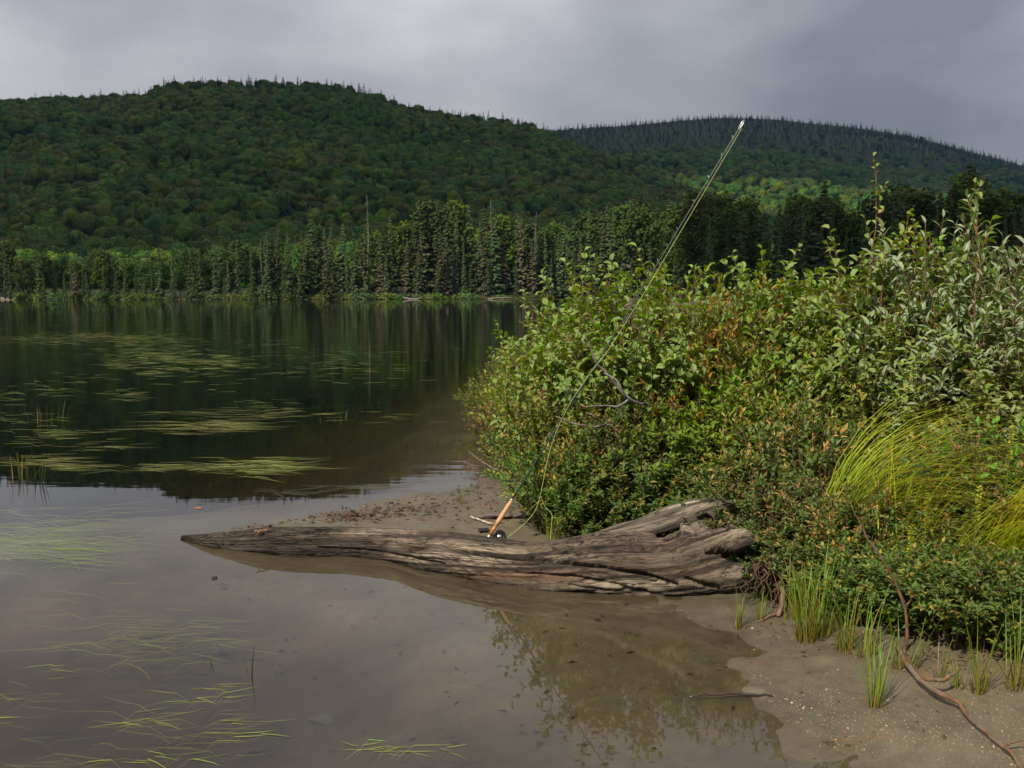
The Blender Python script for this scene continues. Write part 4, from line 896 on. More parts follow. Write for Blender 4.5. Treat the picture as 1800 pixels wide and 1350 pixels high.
KIND = {
 'gale': dict(name='sweet_gale_bush', mat=M_gale, meshes=[shrub(201, 0.75, 0.42, 44, 0.048, 0.020, (0.115, 0.165, 0.042), TAN, 0.5, per=9, low=0.34), shrub(202, 0.75, 0.46, 46, 0.048, 0.020, (0.100, 0.155, 0.048), TAN, 0.32, per=9, low=0.34),
          shrub(203, 0.75, 0.40, 42, 0.046, 0.019, (0.125, 0.165, 0.045), TAN, 0.7, per=9, low=0.34)]),
 'galed': dict(name='sweet_gale_bush', mat=M_gale, meshes=[shrub(211, 0.7, 0.44, 44, 0.052, 0.023, (0.098, 0.158, 0.036), (0.36, 0.27, 0.09), 0.25, yellow=0.05, per=9), shrub(212, 0.7, 0.46, 44, 0.052, 0.023, (0.092, 0.148, 0.044), (0.36, 0.28, 0.10), 0.22, yellow=0.07, per=9)]),
 'bright': dict(name='bright_leafy_bush', mat=M_gale, meshes=[shrub(221, 0.8, 0.45, 38, 0.055, 0.028, (0.156, 0.262, 0.026), alpha=0.9, per=8), shrub(222, 0.8, 0.48, 38, 0.055, 0.028, (0.142, 0.246, 0.029), alpha=0.95, per=8)]),
 'alder': dict(name='alder_bush', mat=M_alder, meshes=[shrub(231, 1.7, 0.62, 26, 0.074, 0.046, (0.170, 0.228, 0.046), sides=6, per=8, alpha=0.95, rich=True, curl=0.3, stemcol=(0.16, 0.085, 0.05), rs=0.009, low=0.45, blen=0.2, yellow=0.02, fold=0.3),
           shrub(232, 1.7, 0.70, 27, 0.070, 0.043, (0.196, 0.241, 0.054), sides=6, per=8, alpha=1.0, rich=True, curl=0.35, stemcol=(0.16, 0.085, 0.05), rs=0.009, low=0.45, blen=0.2, yellow=0.03, fold=0.3)]),
 'willow': dict(name='silver_willow_bush', mat=M_willow, meshes=[shrub(241, 1.8, 0.70, 26, 0.095, 0.032, (0.192, 0.241, 0.090), sides=7, per=8, alpha=0.75, rich=True, curl=0.25, stemcol=(0.17, 0.09, 0.05), rs=0.009, low=0.45, blen=0.2),
            shrub(242, 1.8, 0.62, 24, 0.090, 0.032, (0.206, 0.248, 0.108), sides=7, per=8, alpha=0.8, rich=True, curl=0.3, stemcol=(0.17, 0.09, 0.05), rs=0.009, low=0.45, blen=0.2)]),
 'mixed': dict(name='small_leaved_bush', mat=M_gale, meshes=[shrub(251, 1.1, 0.55, 38, 0.056, 0.028, (0.177, 0.228, 0.036), (0.34, 0.25, 0.09), 0.15, sides=6, per=8, alpha=0.85, blen=0.22, low=0.4), shrub(252, 1.1, 0.58, 40, 0.054, 0.025, (0.192, 0.228, 0.048), (0.38, 0.26, 0.10), 0.2, sides=6, per=8, alpha=0.8, blen=0.22, low=0.4)]),
 'sapling': dict(name='birch_sapling', mat=M_alder, meshes=[shrub(261, 2.3, 0.34, 6, 0.075, 0.050, (0.156, 0.228, 0.050), sides=11, per=5, alpha=1.0, rich=True, curl=0.25, stemcol=(0.16, 0.085, 0.06), rs=0.011, blen=0.14, low=0.4, yellow=0.05), shrub(262, 2.3, 0.30, 5, 0.07, 0.046, (0.185, 0.228, 0.048), sides=10, per=5, alpha=1.0, rich=True, stemcol=(0.16, 0.085, 0.06), rs=0.011, blen=0.13, low=0.45, yellow=0.1)]),
 'spirea': dict(name='meadowsweet_bush', mat=M_gale, meshes=[shrub(271, 1.0, 0.42, 30, 0.050, 0.022, (0.163, 0.221, 0.055), (0.42, 0.18, 0.065), 0.85, sides=5, per=9, alpha=0.7)]),
}
HREF = {'gale': .75, 'galed': .7, 'bright': .8, 'alder': 1.7, 'willow': 1.8, 'mixed': 1.1, 'sapling': 2.3, 'spirea': 1.0}
DESC = {'gale': 'tan-tipped bush', 'galed': 'dark green bush', 'bright': 'bright green bush', 'alder': 'broad-leaved bush',
        'willow': 'silver willow bush', 'mixed': 'mid green bush', 'sapling': 'thin tall sapling', 'spirea': 'bush with rust-brown heads'}
srng = np.random.default_rng(99)
def put(kind, px, depth, topy, where, wide=1.0, group=None):
    X = (px - 900) / FPX * depth * 1.0; z = float(ground_z(np.array([X]), np.array([depth]))[0])
    H = AT(px, topy, depth)[2] - z; k = KIND[kind]; st, lf = k['meshes'][srng.integers(len(k['meshes']))]; s = H / HREF[kind]
    w = wide * (s ** 0.5)
    e_ = ob(k['name'], None, loc=(X, depth, z - 0.01), rot=(0, 0, srng.uniform(0, 6.28)), scale=(w, w, s), label=DESC[kind] + ' ' + where, cat='bush', group=group)
    ob('stems', st, M_twig, parent=e_); ob('foliage', lf, k['mat'], parent=e_, kind='stuff')
# (kind, photo column, distance, photo row of its top, where it stands)
SH = [
 # left flank, down to the water
 ('gale', 872, 10.6, 700, 'at the outermost corner of the thicket over the water'), ('mixed', 862, 12.4, 668, 'over the water behind the outermost corner of the thicket'), ('gale', 905, 10.0, 690, 'above the bare twigs at the water edge'),
 ('mixed', 900, 12.5, 625, 'on the water side of the thicket, below the lake'), ('gale', 925, 9.0, 720, 'just above the rod handle'), ('mixed', 940, 13.5, 590, 'on the water side below the leaning bare branch'),
 ('gale', 950, 8.3, 735, 'behind the lower rod'), ('alder', 975, 14.5, 528, 'at the water side where the lake ends'), ('mixed', 985, 11.0, 610, 'left of the tall broad-leaved bush'), ('gale', 985, 9.2, 680, 'under the dead grey branch'),
 ('alder', 1030, 10.5, 492, 'left of the tall broad-leaved bush crossed by the rod'), ('alder', 1085, 9.0, 445, 'tallest one crossed by the upper rod'), ('alder', 1120, 9.8, 470, 'right behind the upper rod'), ('mixed', 1060, 8.6, 640, 'below the tall bush crossed by the rod'),
 # front row behind the log
 ('galed', 985, 7.0, 770, 'between rod handle and log'), ('gale', 1035, 7.3, 745, 'behind the middle of the log'), ('galed', 1075, 7.0, 790, 'close behind the log, below the dead branch'), ('gale', 1100, 7.6, 705, 'in the second row behind the middle of the log'),
 ('galed', 1130, 6.9, 775, 'close behind the split slab'), ('bright', 1180, 7.4, 705, 'behind the split slab of the log'), ('galed', 1195, 6.6, 800, 'touching the split slab of the log'), ('bright', 1235, 7.5, 680, 'in the sunny hollow behind the log'),
 ('galed', 1245, 6.5, 800, 'above the tip of the split slab'), ('bright', 1290, 7.1, 690, 'right of the sunny hollow behind the log'), ('galed', 1300, 6.3, 800, 'directly above the broad log end'), ('bright', 1330, 7.6, 655, 'behind the tan-tipped bushes'),
 ('galed', 1020, 6.6, 850, 'lowest one behind the log near the reel'), ('galed', 1090, 6.5, 860, 'low against the back of the log'), ('galed', 1160, 6.4, 860, 'low under the split slab'),
 ('gale', 1380, 6.2, 690, 'with the most tan tips, beside the arching sedge'), ('gale', 1350, 6.0, 760, 'above the broad log end, full of tan tips'), ('gale', 1420, 5.9, 735, 'left of the arching sedge'), ('gale', 1330, 5.75, 830, 'overhanging the broad log end'),
 ('gale', 1400, 5.5, 850, 'over the root clump'), ('gale', 1365, 5.35, 930, 'small and low in front of the hollow log end'), ('gale', 1455, 5.35, 845, 'behind the green grass tufts'), ('galed', 1440, 5.1, 950, 'low behind the largest grass tuft'),
 # right front
 ('gale', 1510, 5.1, 860, 'behind the upright bare twig'), ('gale', 1560, 5.15, 880, 'between the two sedge clumps'), ('galed', 1530, 4.75, 950, 'left of the upright bare twig'), ('galed', 1590, 4.62, 950, 'behind the upright bare twig, yellow-flecked'),
 ('galed', 1650, 4.60, 955, 'right of the upright bare twig'), ('galed', 1710, 4.34, 955, 'above the crooked branch on the sand'), ('galed', 1770, 4.30, 960, 'at the lower right edge of the thicket'), ('galed', 1820, 4.28, 970, 'cut by the right picture edge above the sand'),
 ('gale', 1640, 5.0, 890, 'below the right sedge clump'), ('gale', 1700, 5.5, 760, 'between sedge and dark bush'), ('gale', 1760, 5.2, 770, 'with greyish leaves near the yellow flower spike'), ('galed', 1610, 5.6, 800, 'under the arching sedge'),
 # middle
 ('spirea', 1235, 9.2, 560, 'left of the rust-brown patch'), ('spirea', 1290, 8.8, 545, 'in the rust-brown patch'), ('spirea', 1180, 8.6, 610, 'below the grassy hollow'), ('spirea', 1330, 9.4, 520, 'above the rust-brown patch'), ('mixed', 1150, 10.5, 520, 'right of the upper rod'),
 ('mixed', 1200, 11.0, 490, 'in the back row right of the rod'), ('mixed', 1260, 10.5, 500, 'in the back row before the dark wood'), ('alder', 1290, 11.5, 438, 'in the back row, tallest left of the sapling'), ('alder', 1350, 11.0, 448, 'in the back row left of the sapling'),
 ('alder', 1400, 10.5, 440, 'in the back row close to the sapling'), ('mixed', 1395, 8.8, 540, 'in the middle of the thicket'), ('bright', 1370, 7.9, 630, 'in the middle above the tan tips'), ('alder', 1440, 9.6, 430, 'directly left of the sapling'),
 ('mixed', 1430, 7.6, 610, 'above the arching sedge'), ('alder', 1480, 8.4, 470, 'below the sapling'), 
 # right back
 ('sapling', 1515, 8.2, 322, 'near the two dark spruces'), ('sapling', 1690, 8.4, 350, 'above the silver willow'), ('alder', 1550, 8.2, 425, 'right of the sapling'), ('willow', 1600, 7.8, 405, 'left of the thin sapling'), ('alder', 1640, 8.6, 410, 'between the two saplings'),
 ('willow', 1720, 7.4, 388, 'tallest, under the right-hand spruce'), ('willow', 1790, 7.0, 402, 'cut by the right picture edge'), ('willow', 1640, 7.0, 500, 'with the whitest leaves'), ('alder', 1570, 7.0, 540, 'left of the whitest willow'), ('willow', 1700, 6.6, 510, 'in front of the tallest willow'),
 ('alder', 1770, 6.2, 560, 'dark one at the right picture edge'), ('alder', 1715, 6.0, 655, 'dark one above the right sedge clump'), ('mixed', 1610, 6.4, 610, 'below the whitest willow'), ('alder', 1830, 5.9, 600, 'at the right edge, mostly outside the picture'),
 ('bright', 1800, 5.3, 740, 'at the right edge beside the flower spike'),
]
for k, px, dd, ty, wh in SH:
    if px > 958 and dd > 6.3: dd = 6.3 + (dd - 6.3) * 0.30
    put(k, px, dd, ty, wh, 1.15 if k in ('gale', 'galed', 'bright', 'mixed', 'spirea') else (0.7 if k == 'sapling' else 1.0))

# the thicket goes on beyond the picture edge and behind its crest
xr = np.random.default_rng(123)
for k in range(72):
    if k < 50: X, Y = xr.uniform(2.9, 11.0), xr.uniform(4.2, 10.0); kd = ('galed', 'gale', 'mixed', 'alder', 'willow', 'bright')[xr.integers(6)] if Y > 5.2 else ('galed', 'gale', 'mixed')[xr.integers(3)]; wh = 'in the thicket beyond the right picture edge'
    else: X, Y = xr.uniform(2.2, 22.0), xr.uniform(9.5, 40.0); X = X + 0.12 * Y; kd = ('mixed', 'alder', 'willow')[xr.integers(3)]; wh = 'in the thicket behind its front crest'
    if Y * 0.515 > X and Y < 9.4: continue
    H = {'galed': 0.75, 'gale': 0.8, 'mixed': 1.15, 'alder': 1.6, 'willow': 1.7, 'bright': 0.85}[kd] * xr.uniform(0.8, 1.05)
    H = min(H, 1.5) if k >= 50 else H
    px = 900 + FPX * X / Y; z0 = float(ground_z(np.array([X]), np.array([Y]))[0])
    put(kd, px, Y, float(project(np.array([X, Y, z0 + H]))[1]), wh, 1.3, 'bushes ' + wh)

# ------------------------------------------------------------------ grass and sedge
def tuft(seed, n, H, W, spread, bend, C0, C1, lean=None, leanamt=0.0, hv=0.45, seg=5, tilt=0.22):
    rng = np.random.default_rng(seed); m_ = MB(); az = rng.uniform(0, 6.28, n); r = spread * np.sqrt(rng.random(n))
    P = np.stack([r * np.cos(az), r * np.sin(az), np.full(n, -0.01)], 1); A = np.stack([np.cos(az + rng.normal(0, .6, n)), np.sin(az + rng.normal(0, .6, n)), np.zeros(n)], 1)
    if lean is not None: A = unit(A) * (1 - leanamt) + np.array(lean)[None] * leanamt
    h = H * (0.8 if seg == 5 else 1.0) * rng.uniform(1 - hv, 1 + hv * 0.5, n); b = bend * (rng.uniform(0.65, 1.15, n) if seg >= 7 else rng.uniform(0.25, 1.6, n) ** 1.2)
    c0 = GREEN(rng, n, C0, 0.25); c1 = GREEN(rng, n, C1, 0.3); dd_ = rng.random(n) < 0.13; c1[dd_] = GREEN(rng, int(dd_.sum()), (0.36, 0.23, 0.10), 0.3); c0[dd_] = c1[dd_] * 0.7
    blades(m_, P, A, h, W * rng.uniform(0.6, 1.1, n), b, c0, c1, seg, np.abs(rng.normal(0, tilt, n))); return m_.mesh('blades')
RST = (0.20, 0.085, 0.03); YG = (0.17, 0.21, 0.04)
def put_tuft(name, px, py, label, seed, n, H, W, spread, bend, C0=(0.16, 0.17, 0.035), C1=(0.14, 0.26, 0.04), group=None, cat='grass', depth=None, lean=None, leanamt=0.0, sheath=True, seg=5):
    P = G(px, py) if depth is None else np.array([(px - 900) / FPX * depth, depth, 0])
    P[2] = float(ground_z(P[:1], P[1:2])[0]); P = P.copy()
    if depth is None and P[2] > 0: 
        P = G(px, py, P[2])
    me = tuft(seed, n, H, W, spread, bend, C0, C1, lean, leanamt, seg=seg)
    if sheath:
        e_ = ob(name, None, loc=P, label=label, cat=cat, group=group); ob('blades', me, M_grass, parent=e_, kind='stuff')
        ob('sheaths', tuft(seed + 500, max(4, n // 3), H * 0.22, W * 1.3, spread * 0.9, bend * 0.3, RST, (0.14, 0.12, 0.03), seg=2), M_grass, parent=e_, kind='stuff')
    else: ob(name, me, M_grass, loc=P, label=label, cat=cat, group=group)
for a_ in [(1297, 1103, 'small grass tuft on the sand in front of the log, left of a pair', 301, 16, 0.24, 0.005, 0.018, 0.35), (1337, 1090, 'small grass tuft on the sand in front of the log, beside the root clump', 302, 16, 0.20, 0.005, 0.022, 0.45),
           (1418, 1124, 'largest bright green grass tuft at the front of the thicket', 303, 55, 0.46, 0.006, 0.05, 0.6), (1440, 1116, 'leaning grass tuft touching the largest tuft', 304, 40, 0.48, 0.006, 0.05, 0.75), (1484, 1142, 'grass tuft on the sand between the largest tuft and the crooked branch', 305, 30, 0.36, 0.006, 0.035, 0.6),
           (1538, 1244, 'nearest grass tuft standing alone on open sand', 306, 30, 0.36, 0.006, 0.025, 0.5), (1718, 1216, 'grass tuft on the sand right of the crooked branch', 307, 24, 0.40, 0.006, 0.03, 0.7), (1652, 1196, 'thin grass tuft above the crooked branch', 308, 14, 0.22, 0.005, 0.025, 0.5),
           (1684, 1206, 'short grass tuft beside the crooked branch, under the bushes', 309, 14, 0.20, 0.005, 0.03, 0.6), (1692, 1243, 'tiny green sprout beside the crooked branch', 310, 5, 0.06, 0.004, 0.008, 0.3), (1785, 1205, 'grass tuft by the right picture edge', 311, 26, 0.42, 0.006, 0.05, 0.9),
           (812, 886, 'small grass tuft on the sand spit left of the rod', 312, 14, 0.22, 0.005, 0.018, 0.3), (975, 948, 'grass tuft between the reel and the thicket', 313, 26, 0.30, 0.005, 0.06, 0.9), (945, 930, 'sparse yellowish grass beside the slack line', 314, 18, 0.20, 0.004, 0.09, 1.1),
           (1390, 1085, 'grass tuft right of the root clump', 315, 26, 0.40, 0.006, 0.05, 0.6), (1590, 1175, 'grass tuft at the foot of the upright twig', 316, 20, 0.32, 0.006, 0.05, 0.7), (1520, 1150, 'grass tuft behind the lone nearest tuft', 317, 20, 0.34, 0.006, 0.05, 0.7)]:
    put_tuft('grass_tuft', *a_)
SY = (0.52, 0.45, 0.08); SG = (0.20, 0.33, 0.045)
put_tuft('sedge_clump', 1470, 880, 'big clump of yellow-green sedge arching to the right', 331, 230, 1.5, 0.0074, 0.12, 2.5, SG, SY, depth=5.3, lean=(1, -0.15, 0), leanamt=0.7, sheath=False, seg=8)
put_tuft('sedge_clump', 1500, 880, 'low arching sedge filling in under the big clump', 332, 80, 1.2, 0.0068, 0.14, 2.5, SG, SY, depth=5.25, lean=(1, -0.2, 0), leanamt=0.7, sheath=False, seg=8)
put_tuft('sedge_clump', 1715, 950, 'yellow-green sedge clump leaning right near the picture edge', 333, 170, 1.0, 0.0074, 0.15, 2.3, SG, SY, depth=4.85, lean=(1, -0.2, 0), leanamt=0.8, sheath=False, seg=8)
put_tuft('sedge_clump', 1790, 960, 'yellow-green sedge clump at the right picture edge', 334, 170, 1.05, 0.0074, 0.15, 2.1, SG, SY, depth=4.8, lean=(1, 0, 0), leanamt=0.75, sheath=False, seg=8)
put_tuft('sedge_clump', 1600, 960, 'thin sedge between the twig and the right clump', 335, 90, 0.85, 0.006, 0.14, 1.8, SG, SY, depth=4.95, lean=(1, 0, 0), leanamt=0.5, sheath=False, seg=7)
for i_, (px, dd, h) in enumerate([(1150, 8.7, 0.95), (1205, 8.9, 1.0), (1180, 9.4, 1.15), (1240, 8.4, 0.9), (1120, 9.2, 1.0), (1260, 9.6, 1.15), (900, 11.4, 0.9), (880, 11.0, 0.8), (930, 12.0, 1.0), (1310, 8.9, 1.05), (1410, 8.2, 1.1), (1490, 7.0, 0.95), (1360, 9.2, 1.2), (1470, 7.8, 1.15), (985, 8.9, .75), (1550, 6.2, 0.8), (1660, 5.8, 0.85), (1740, 5.4, 0.8)]):
    if px > 958 and dd > 6.3: dd = 6.3 + (dd - 6.3) * 0.30
    put_tuft('meadow_grass', px, 0, 'long green grass growing through the thicket', 350 + i_, 90, h, 0.006, 0.22, 0.75, (0.10, 0.13, 0.03), (0.16, 0.20, 0.05), group='long grass in the thicket', depth=dd, lean=(0.7, 0, 0), leanamt=0.3, sheath=False, seg=6)

# flower spikes
def spike(seed):
    rng = np.random.default_rng(seed); st = MB(); s = np.linspace(0, 1, 6)[:, None]; pts = np.array([0, 0, 0]) + np.array([0.03, 0, 0.5]) * s; tube(st, pts, 0.0028, 5, (0.10, 0.13, 0.03))
    fl_ = MB(); n = 70; f = rng.uniform(0.68, 1.02, n); az = rng.uniform(0, 6.28, n); P = np.stack([0.03 * f, 0 * f, 0.5 * f], 1); A = np.stack([np.cos(az), np.sin(az), np.full(n, 0.5)], 1)
    leaves(fl_, P, A, np.tile([0, 0, 1.0], (n, 1)) + 0.3 * rng.normal(size=(n, 3)), 0.017, 0.012, GREEN(rng, n, (0.46, 0.42, 0.08), 0.25)); return st.mesh('stalk', True), fl_.mesh('blossoms')
for i_, (px, dd, ty, lab) in enumerate([(1776, 4.9, 752, 'tall pale yellow flower spike beside the right sedge'), (1722, 4.6, 860, 'yellow flower spike inside the right sedge clump'), (1632, 4.7, 872, 'small yellow flower spike left of the right sedge'), (1603, 4.5, 925, 'lowest yellow flower spike above the dark bushes')]):
    stm, flm = spike(400 + i_); z1 = AT(px, ty, dd)[2]; X = (px - 900) / FPX * dd; e_ = ob('flower_spike', None, loc=(X, dd, z1 - 0.5), label=lab, cat='flower'); 
    ob('stalk', stm, M_twig, parent=e_); ob('blossoms', flm, M_grass, parent=e_, kind='stuff')

# ------------------------------------------------------------------ branches, twigs, litter
def stick(name, runs, col, label, cat='branch', mat=M_twig, sides=7, wob=0.004, seed=1, squash=1.0):
    """runs: list of (points, radii); the first is the main stem and the rest fork from it"""
    rng = np.random.default_rng(seed); e_ = None
    for k, (pts, rad) in enumerate(runs):
        m_ = MB(); n = max(14, 5 * len(pts)); c_ = curve(pts, n); bk = (0.55 + 0.45 * sstep(-0.2, 0.5, fbm(np.arange(n) * 0.35, k * 2.0, 1.0, seed + 9, 2)))[:, None]; c_ = c_ + wob * np.stack([fbm(np.arange(n) * .45, k * 3.1, 5.0 * a_, seed, 2) for a_ in range(3)], 1)
        r = np.interp(np.linspace(0, 1, n), np.linspace(0, 1, len(rad)), rad) * (1 + 0.16 * fbm(np.arange(n) * 0.7, k, 0, seed + 3, 2))
        tube(m_, c_, r, sides, GREEN(rng, n, col, 0.3) * bk + (1 - bk) * np.array([0.16, 0.14, 0.12]), squash=squash); me = m_.mesh(name, True)
        if e_ is None: e_ = ob(name, me, mat, label=label, cat=cat)
        else: ob('fork', me, mat, parent=e_)
    return e_
def GZ_(x, y, dz=0.0):
    P = G(x, y); z_ = float(ground_z(P[:1], P[1:2])[0]); P = G(x, y, max(z_, 0) + dz); return P
BR = (0.15, 0.082, 0.042); GY_ = (0.24, 0.22, 0.20)
stick('crooked_branch', [([GZ_(1572, 1128, 0.05), GZ_(1592, 1165, 0.045), GZ_(1612, 1190, 0.035), GZ_(1645, 1215, 0.03), GZ_(1690, 1238, 0.03), GZ_(1704, 1262, 0.025), GZ_(1735, 1290, 0.02), GZ_(1775, 1318, 0.02), GZ_(1795, 1350, 0.02)], [0.009, 0.011, 0.012, 0.011, 0.0105, 0.007, 0.006, 0.007, 0.006]),
      ([GZ_(1622, 1192, 0.04), GZ_(1650, 1196, 0.05), GZ_(1672, 1188, 0.06), GZ_(1684, 1178, 0.07)], [0.008, 0.009, 0.007, 0.004]), ([GZ_(1795, 1350, 0.02), GZ_(1800, 1362, 0.02)], [0.010, 0.008]), ([GZ_(1764, 1310, 0.02), GZ_(1790, 1302, 0.03), GZ_(1806, 1304, 0.035)], [0.005, 0.004, 0.003])],
      BR, 'crooked reddish brown branch lying across the sand', seed=3)
d0 = 4.28
stick('upright_twig', [([AT(1583, 1172, d0), AT(1597, 1120, d0), AT(1592, 1070, d0), AT(1572, 1020, d0 - 0.02), AT(1545, 975, d0 - 0.04), AT(1518, 935, d0 - 0.05), AT(1495, 880, d0 - 0.06)], [0.008, 0.0075, 0.007, 0.006, 0.005, 0.004, 0.002]), ([AT(1592, 1066, d0), AT(1600, 1056, d0 - .02), AT(1608, 1048, d0 - .04)], [0.006, 0.005, 0.004]), ([AT(1586, 1050, d0), AT(1576, 1034, d0 - .02), AT(1566, 1022, d0 - .05)], [0.004, 0.003, 0.002])],
      BR, 'bare brown twig rising from the crooked branch before the bushes', seed=5)
stick('hanging_root', [([AT(1368, 1000, 5.2), GZ_(1376, 1045, 0.09), GZ_(1374, 1070, 0.03), GZ_(1368, 1083, 0.005)], [0.007, 0.012, 0.013, 0.011]), ([GZ_(1372, 1076, 0.01), GZ_(1350, 1084, 0.008), GZ_(1328, 1094, 0.004)], [0.006, 0.005, 0.003])], (0.22, 0.11, 0.07), 'reddish root reaching from the root clump to the sand', 'root', seed=6)
stick('wet_stick', [([G(1212, 1224, 0.004), G(1250, 1221, 0.008), G(1300, 1220, 0.012), G(1330, 1221, 0.012), G(1358, 1224, 0.006)], [0.003, 0.0045, 0.0055, 0.005, 0.003])], (0.05, 0.035, 0.025), 'thin dark wet stick lying in the shallows', 'stick', plain('wet_bark', (0.035, 0.025, 0.018), 0.15), seed=7)
dd = 6.65
stick('dead_branch', [([AT(1098, 800, dd), AT(1075, 745, dd - .1), AT(1040, 752, dd - .2), AT(1000, 742, dd - .3), AT(975, 732, dd - .35)], [0.012, 0.010, 0.008, 0.006, 0.003]), ([AT(1130, 712, dd), AT(1105, 702, dd - .15), AT(1065, 655, dd - .2), AT(1048, 640, dd - .25), AT(1035, 600, dd - .3)], [0.012, 0.011, 0.009, 0.007, 0.003]),
      ([AT(1105, 702, dd - .15), AT(1085, 715, dd - .2), AT(1060, 712, dd - .25), AT(1030, 716, dd - .3)], [0.007, 0.006, 0.004, 0.003]), ([AT(1062, 655, dd - .2), AT(1085, 668, dd - .25), AT(1095, 690, dd - .25)], [0.005, 0.004, 0.002]), ([AT(1040, 752, dd - .2), AT(1050, 735, dd - .25), AT(1030, 725, dd - .3)], [0.004, 0.003, 0.002])], GY_, 'forked dead grey branch sticking out of the bushes behind the rod', seed=8)
dd = 12.6
stick('leaning_branch', [([AT(1005, 600, dd), AT(985, 578, dd), AT(962, 562, dd - .1), AT(945, 545, dd - .2), AT(936, 536, dd - .2)], [0.014, 0.012, 0.010, 0.008, 0.005]), ([AT(975, 585, dd), AT(950, 580, dd - .1), AT(925, 572, dd - .2), AT(912, 565, dd - .2)], [0.009, 0.007, 0.005, 0.003])], (0.22, 0.15, 0.10), 'bare brown branch leaning out over the lake', seed=9)
stick('water_edge_twig', [([G(905, 838, 0.15), G(880, 828, 0.1), G(858, 818, 0.06), G(838, 806, 0.10), G(822, 792, 0.12)], [0.012, 0.011, 0.009, 0.006, 0.003]), ([G(868, 822, 0.08), G(850, 800, 0.2), G(840, 785, 0.28)], [0.006, 0.004, 0.002]), ([G(858, 818, 0.06), G(835, 820, 0.06), G(812, 810, 0.08)], [0.006, 0.004, 0.002]), ([G(880, 828, 0.1), G(868, 800, 0.25), G(862, 775, 0.38)], [0.005, 0.004, 0.002])], (0.15, 0.10, 0.075), 'bare forked twigs hanging over the water edge left of the thicket', seed=10)
stick('pale_stick', [([GZ_(828, 908, 0.012), GZ_(846, 914, 0.014), GZ_(868, 921, 0.012)], [0.006, 0.007, 0.005])], (0.42, 0.35, 0.27), 'short pale stick on the sand left of the cork grip', 'stick', seed=11)
stick('weathered_plank', [([GZ_(838, 905, 0.02), GZ_(880, 907, 0.025), GZ_(930, 905, 0.025), GZ_(952, 903, 0.02)], [0.02, 0.05, 0.04, 0.012])], (0.11, 0.085, 0.07), 'half-buried grey piece of wood behind the cork grip', 'driftwood', wob=0.012, seed=12, squash=0.3)
stick('log_tip_twig', [([G(452, 968, 0.0), G(452, 950, 0.06), G(455, 934, 0.13)], [0.004, 0.005, 0.004]), ([G(447, 934, 0.13), G(470, 931, 0.13)], [0.006, 0.005]), ([G(448, 968, 0.0), G(444, 950, 0.05), G(452, 936, 0.12)], [0.003, 0.003, 0.002])], (0.30, 0.16, 0.07), 'small orange-brown twig hooked over the thin log end', 'twig', seed=13)
stick('sunken_branch', [([G(270, 1020, -0.06), G(310, 1060, -0.10), G(350, 1105, -0.14), G(395, 1150, -0.16)], [0.008, 0.012, 0.012, 0.008])], (0.03, 0.022, 0.014), 'dark branch lying under water in the shallows', seed=14)
# dark lump by the rod butt, floating bit, lumps on the bed
def pebble(name, P, r, col, label, cat, sq=0.6, seed=1):
    n = 12; m_ = 9; mb_ = MB(); u, v = np.meshgrid(np.arange(n) / n * 6.283, np.linspace(-1.5, 1.5, m_)); d_ = np.stack([np.cos(v) * np.cos(u), np.cos(v) * np.sin(u), np.sin(v) * sq], -1)
    k = 1 + 0.25 * fbm(d_[..., 0] * 2 + seed, d_[..., 1] * 2, d_[..., 2] * 2, seed, 3); i_, j_ = np.meshgrid(np.arange(n), np.arange(m_ - 1)); qq = np.stack([j_ * n + i_, j_ * n + (i_ + 1) % n, (j_ + 1) * n + (i_ + 1) % n, (j_ + 1) * n + i_], -1).reshape(-1, 4)
    mb_.add((d_ * k[..., None] * np.array([1.4, 1, 1]) * r).reshape(-1, 3), [qq, np.arange(n)[None, ::-1], ((m_ - 1) * n + np.arange(n))[None]], col); ob(name, mb_.mesh(name, True), M_debris, loc=P, label=label, cat=cat)
pebble('stone', GZ_(849, 931, 0.012), 0.03, (0.02, 0.02, 0.022), 'flat black stone on the sand beside the rod butt', 'stone', 0.35, 3)
pebble('floating_bark', G(377, 1016, 0.003), 0.012, (0.03, 0.025, 0.02), 'tiny dark bit of bark floating in front of the log', 'bark', 0.8, 4)
pebble('floating_leaf', G(349, 893, 0.003), 0.022, (0.30, 0.13, 0.06), 'orange-brown leaf floating beyond the log tip', 'leaf', 0.2, 6)
P_ = G(575, 1232, -0.15); P_[2] = float(ground_z(P_[:1], P_[1:2])[0]); pebble('sunken_stone', P_, 0.05, (0.05, 0.045, 0.04), 'dark flat stone under water in the near shallows', 'stone', 0.4, 7)
# litter on the sand
def litter(name, rows, n, seed, label, sizes, col, on_bed=False):
    rng = np.random.default_rng(seed); m_ = MB(); P = []
    for (x, y, sx, sy, w) in rows:
        k = int(n * w); 
        for _ in range(k):
            g_ = G(x + rng.normal(0, sx), min(1500, max(840, y + rng.normal(0, sy)))); P.append(g_)
    P = np.array(P); sdv_ = land_sd(P[:, 0], P[:, 1]); P = P[sdv_ > -0.02]; P[:, 2] = ground_z(P[:, 0], P[:, 1]) + 0.004; k = len(P)
    A = rng.normal(size=(k, 3)) * [1, 1, 0.25]; Nn = np.array([0, 0, 1.0]) + 0.45 * rng.normal(size=(k, 3)); L = rng.uniform(*sizes, k)
    leaves(m_, P, A, Nn, L, L * rng.uniform(0.12, 0.5, k), GREEN(rng, k, col, 0.5), 0.1, 0.4); ob(name, m_.mesh(name), M_debris, kind='stuff', label=label)
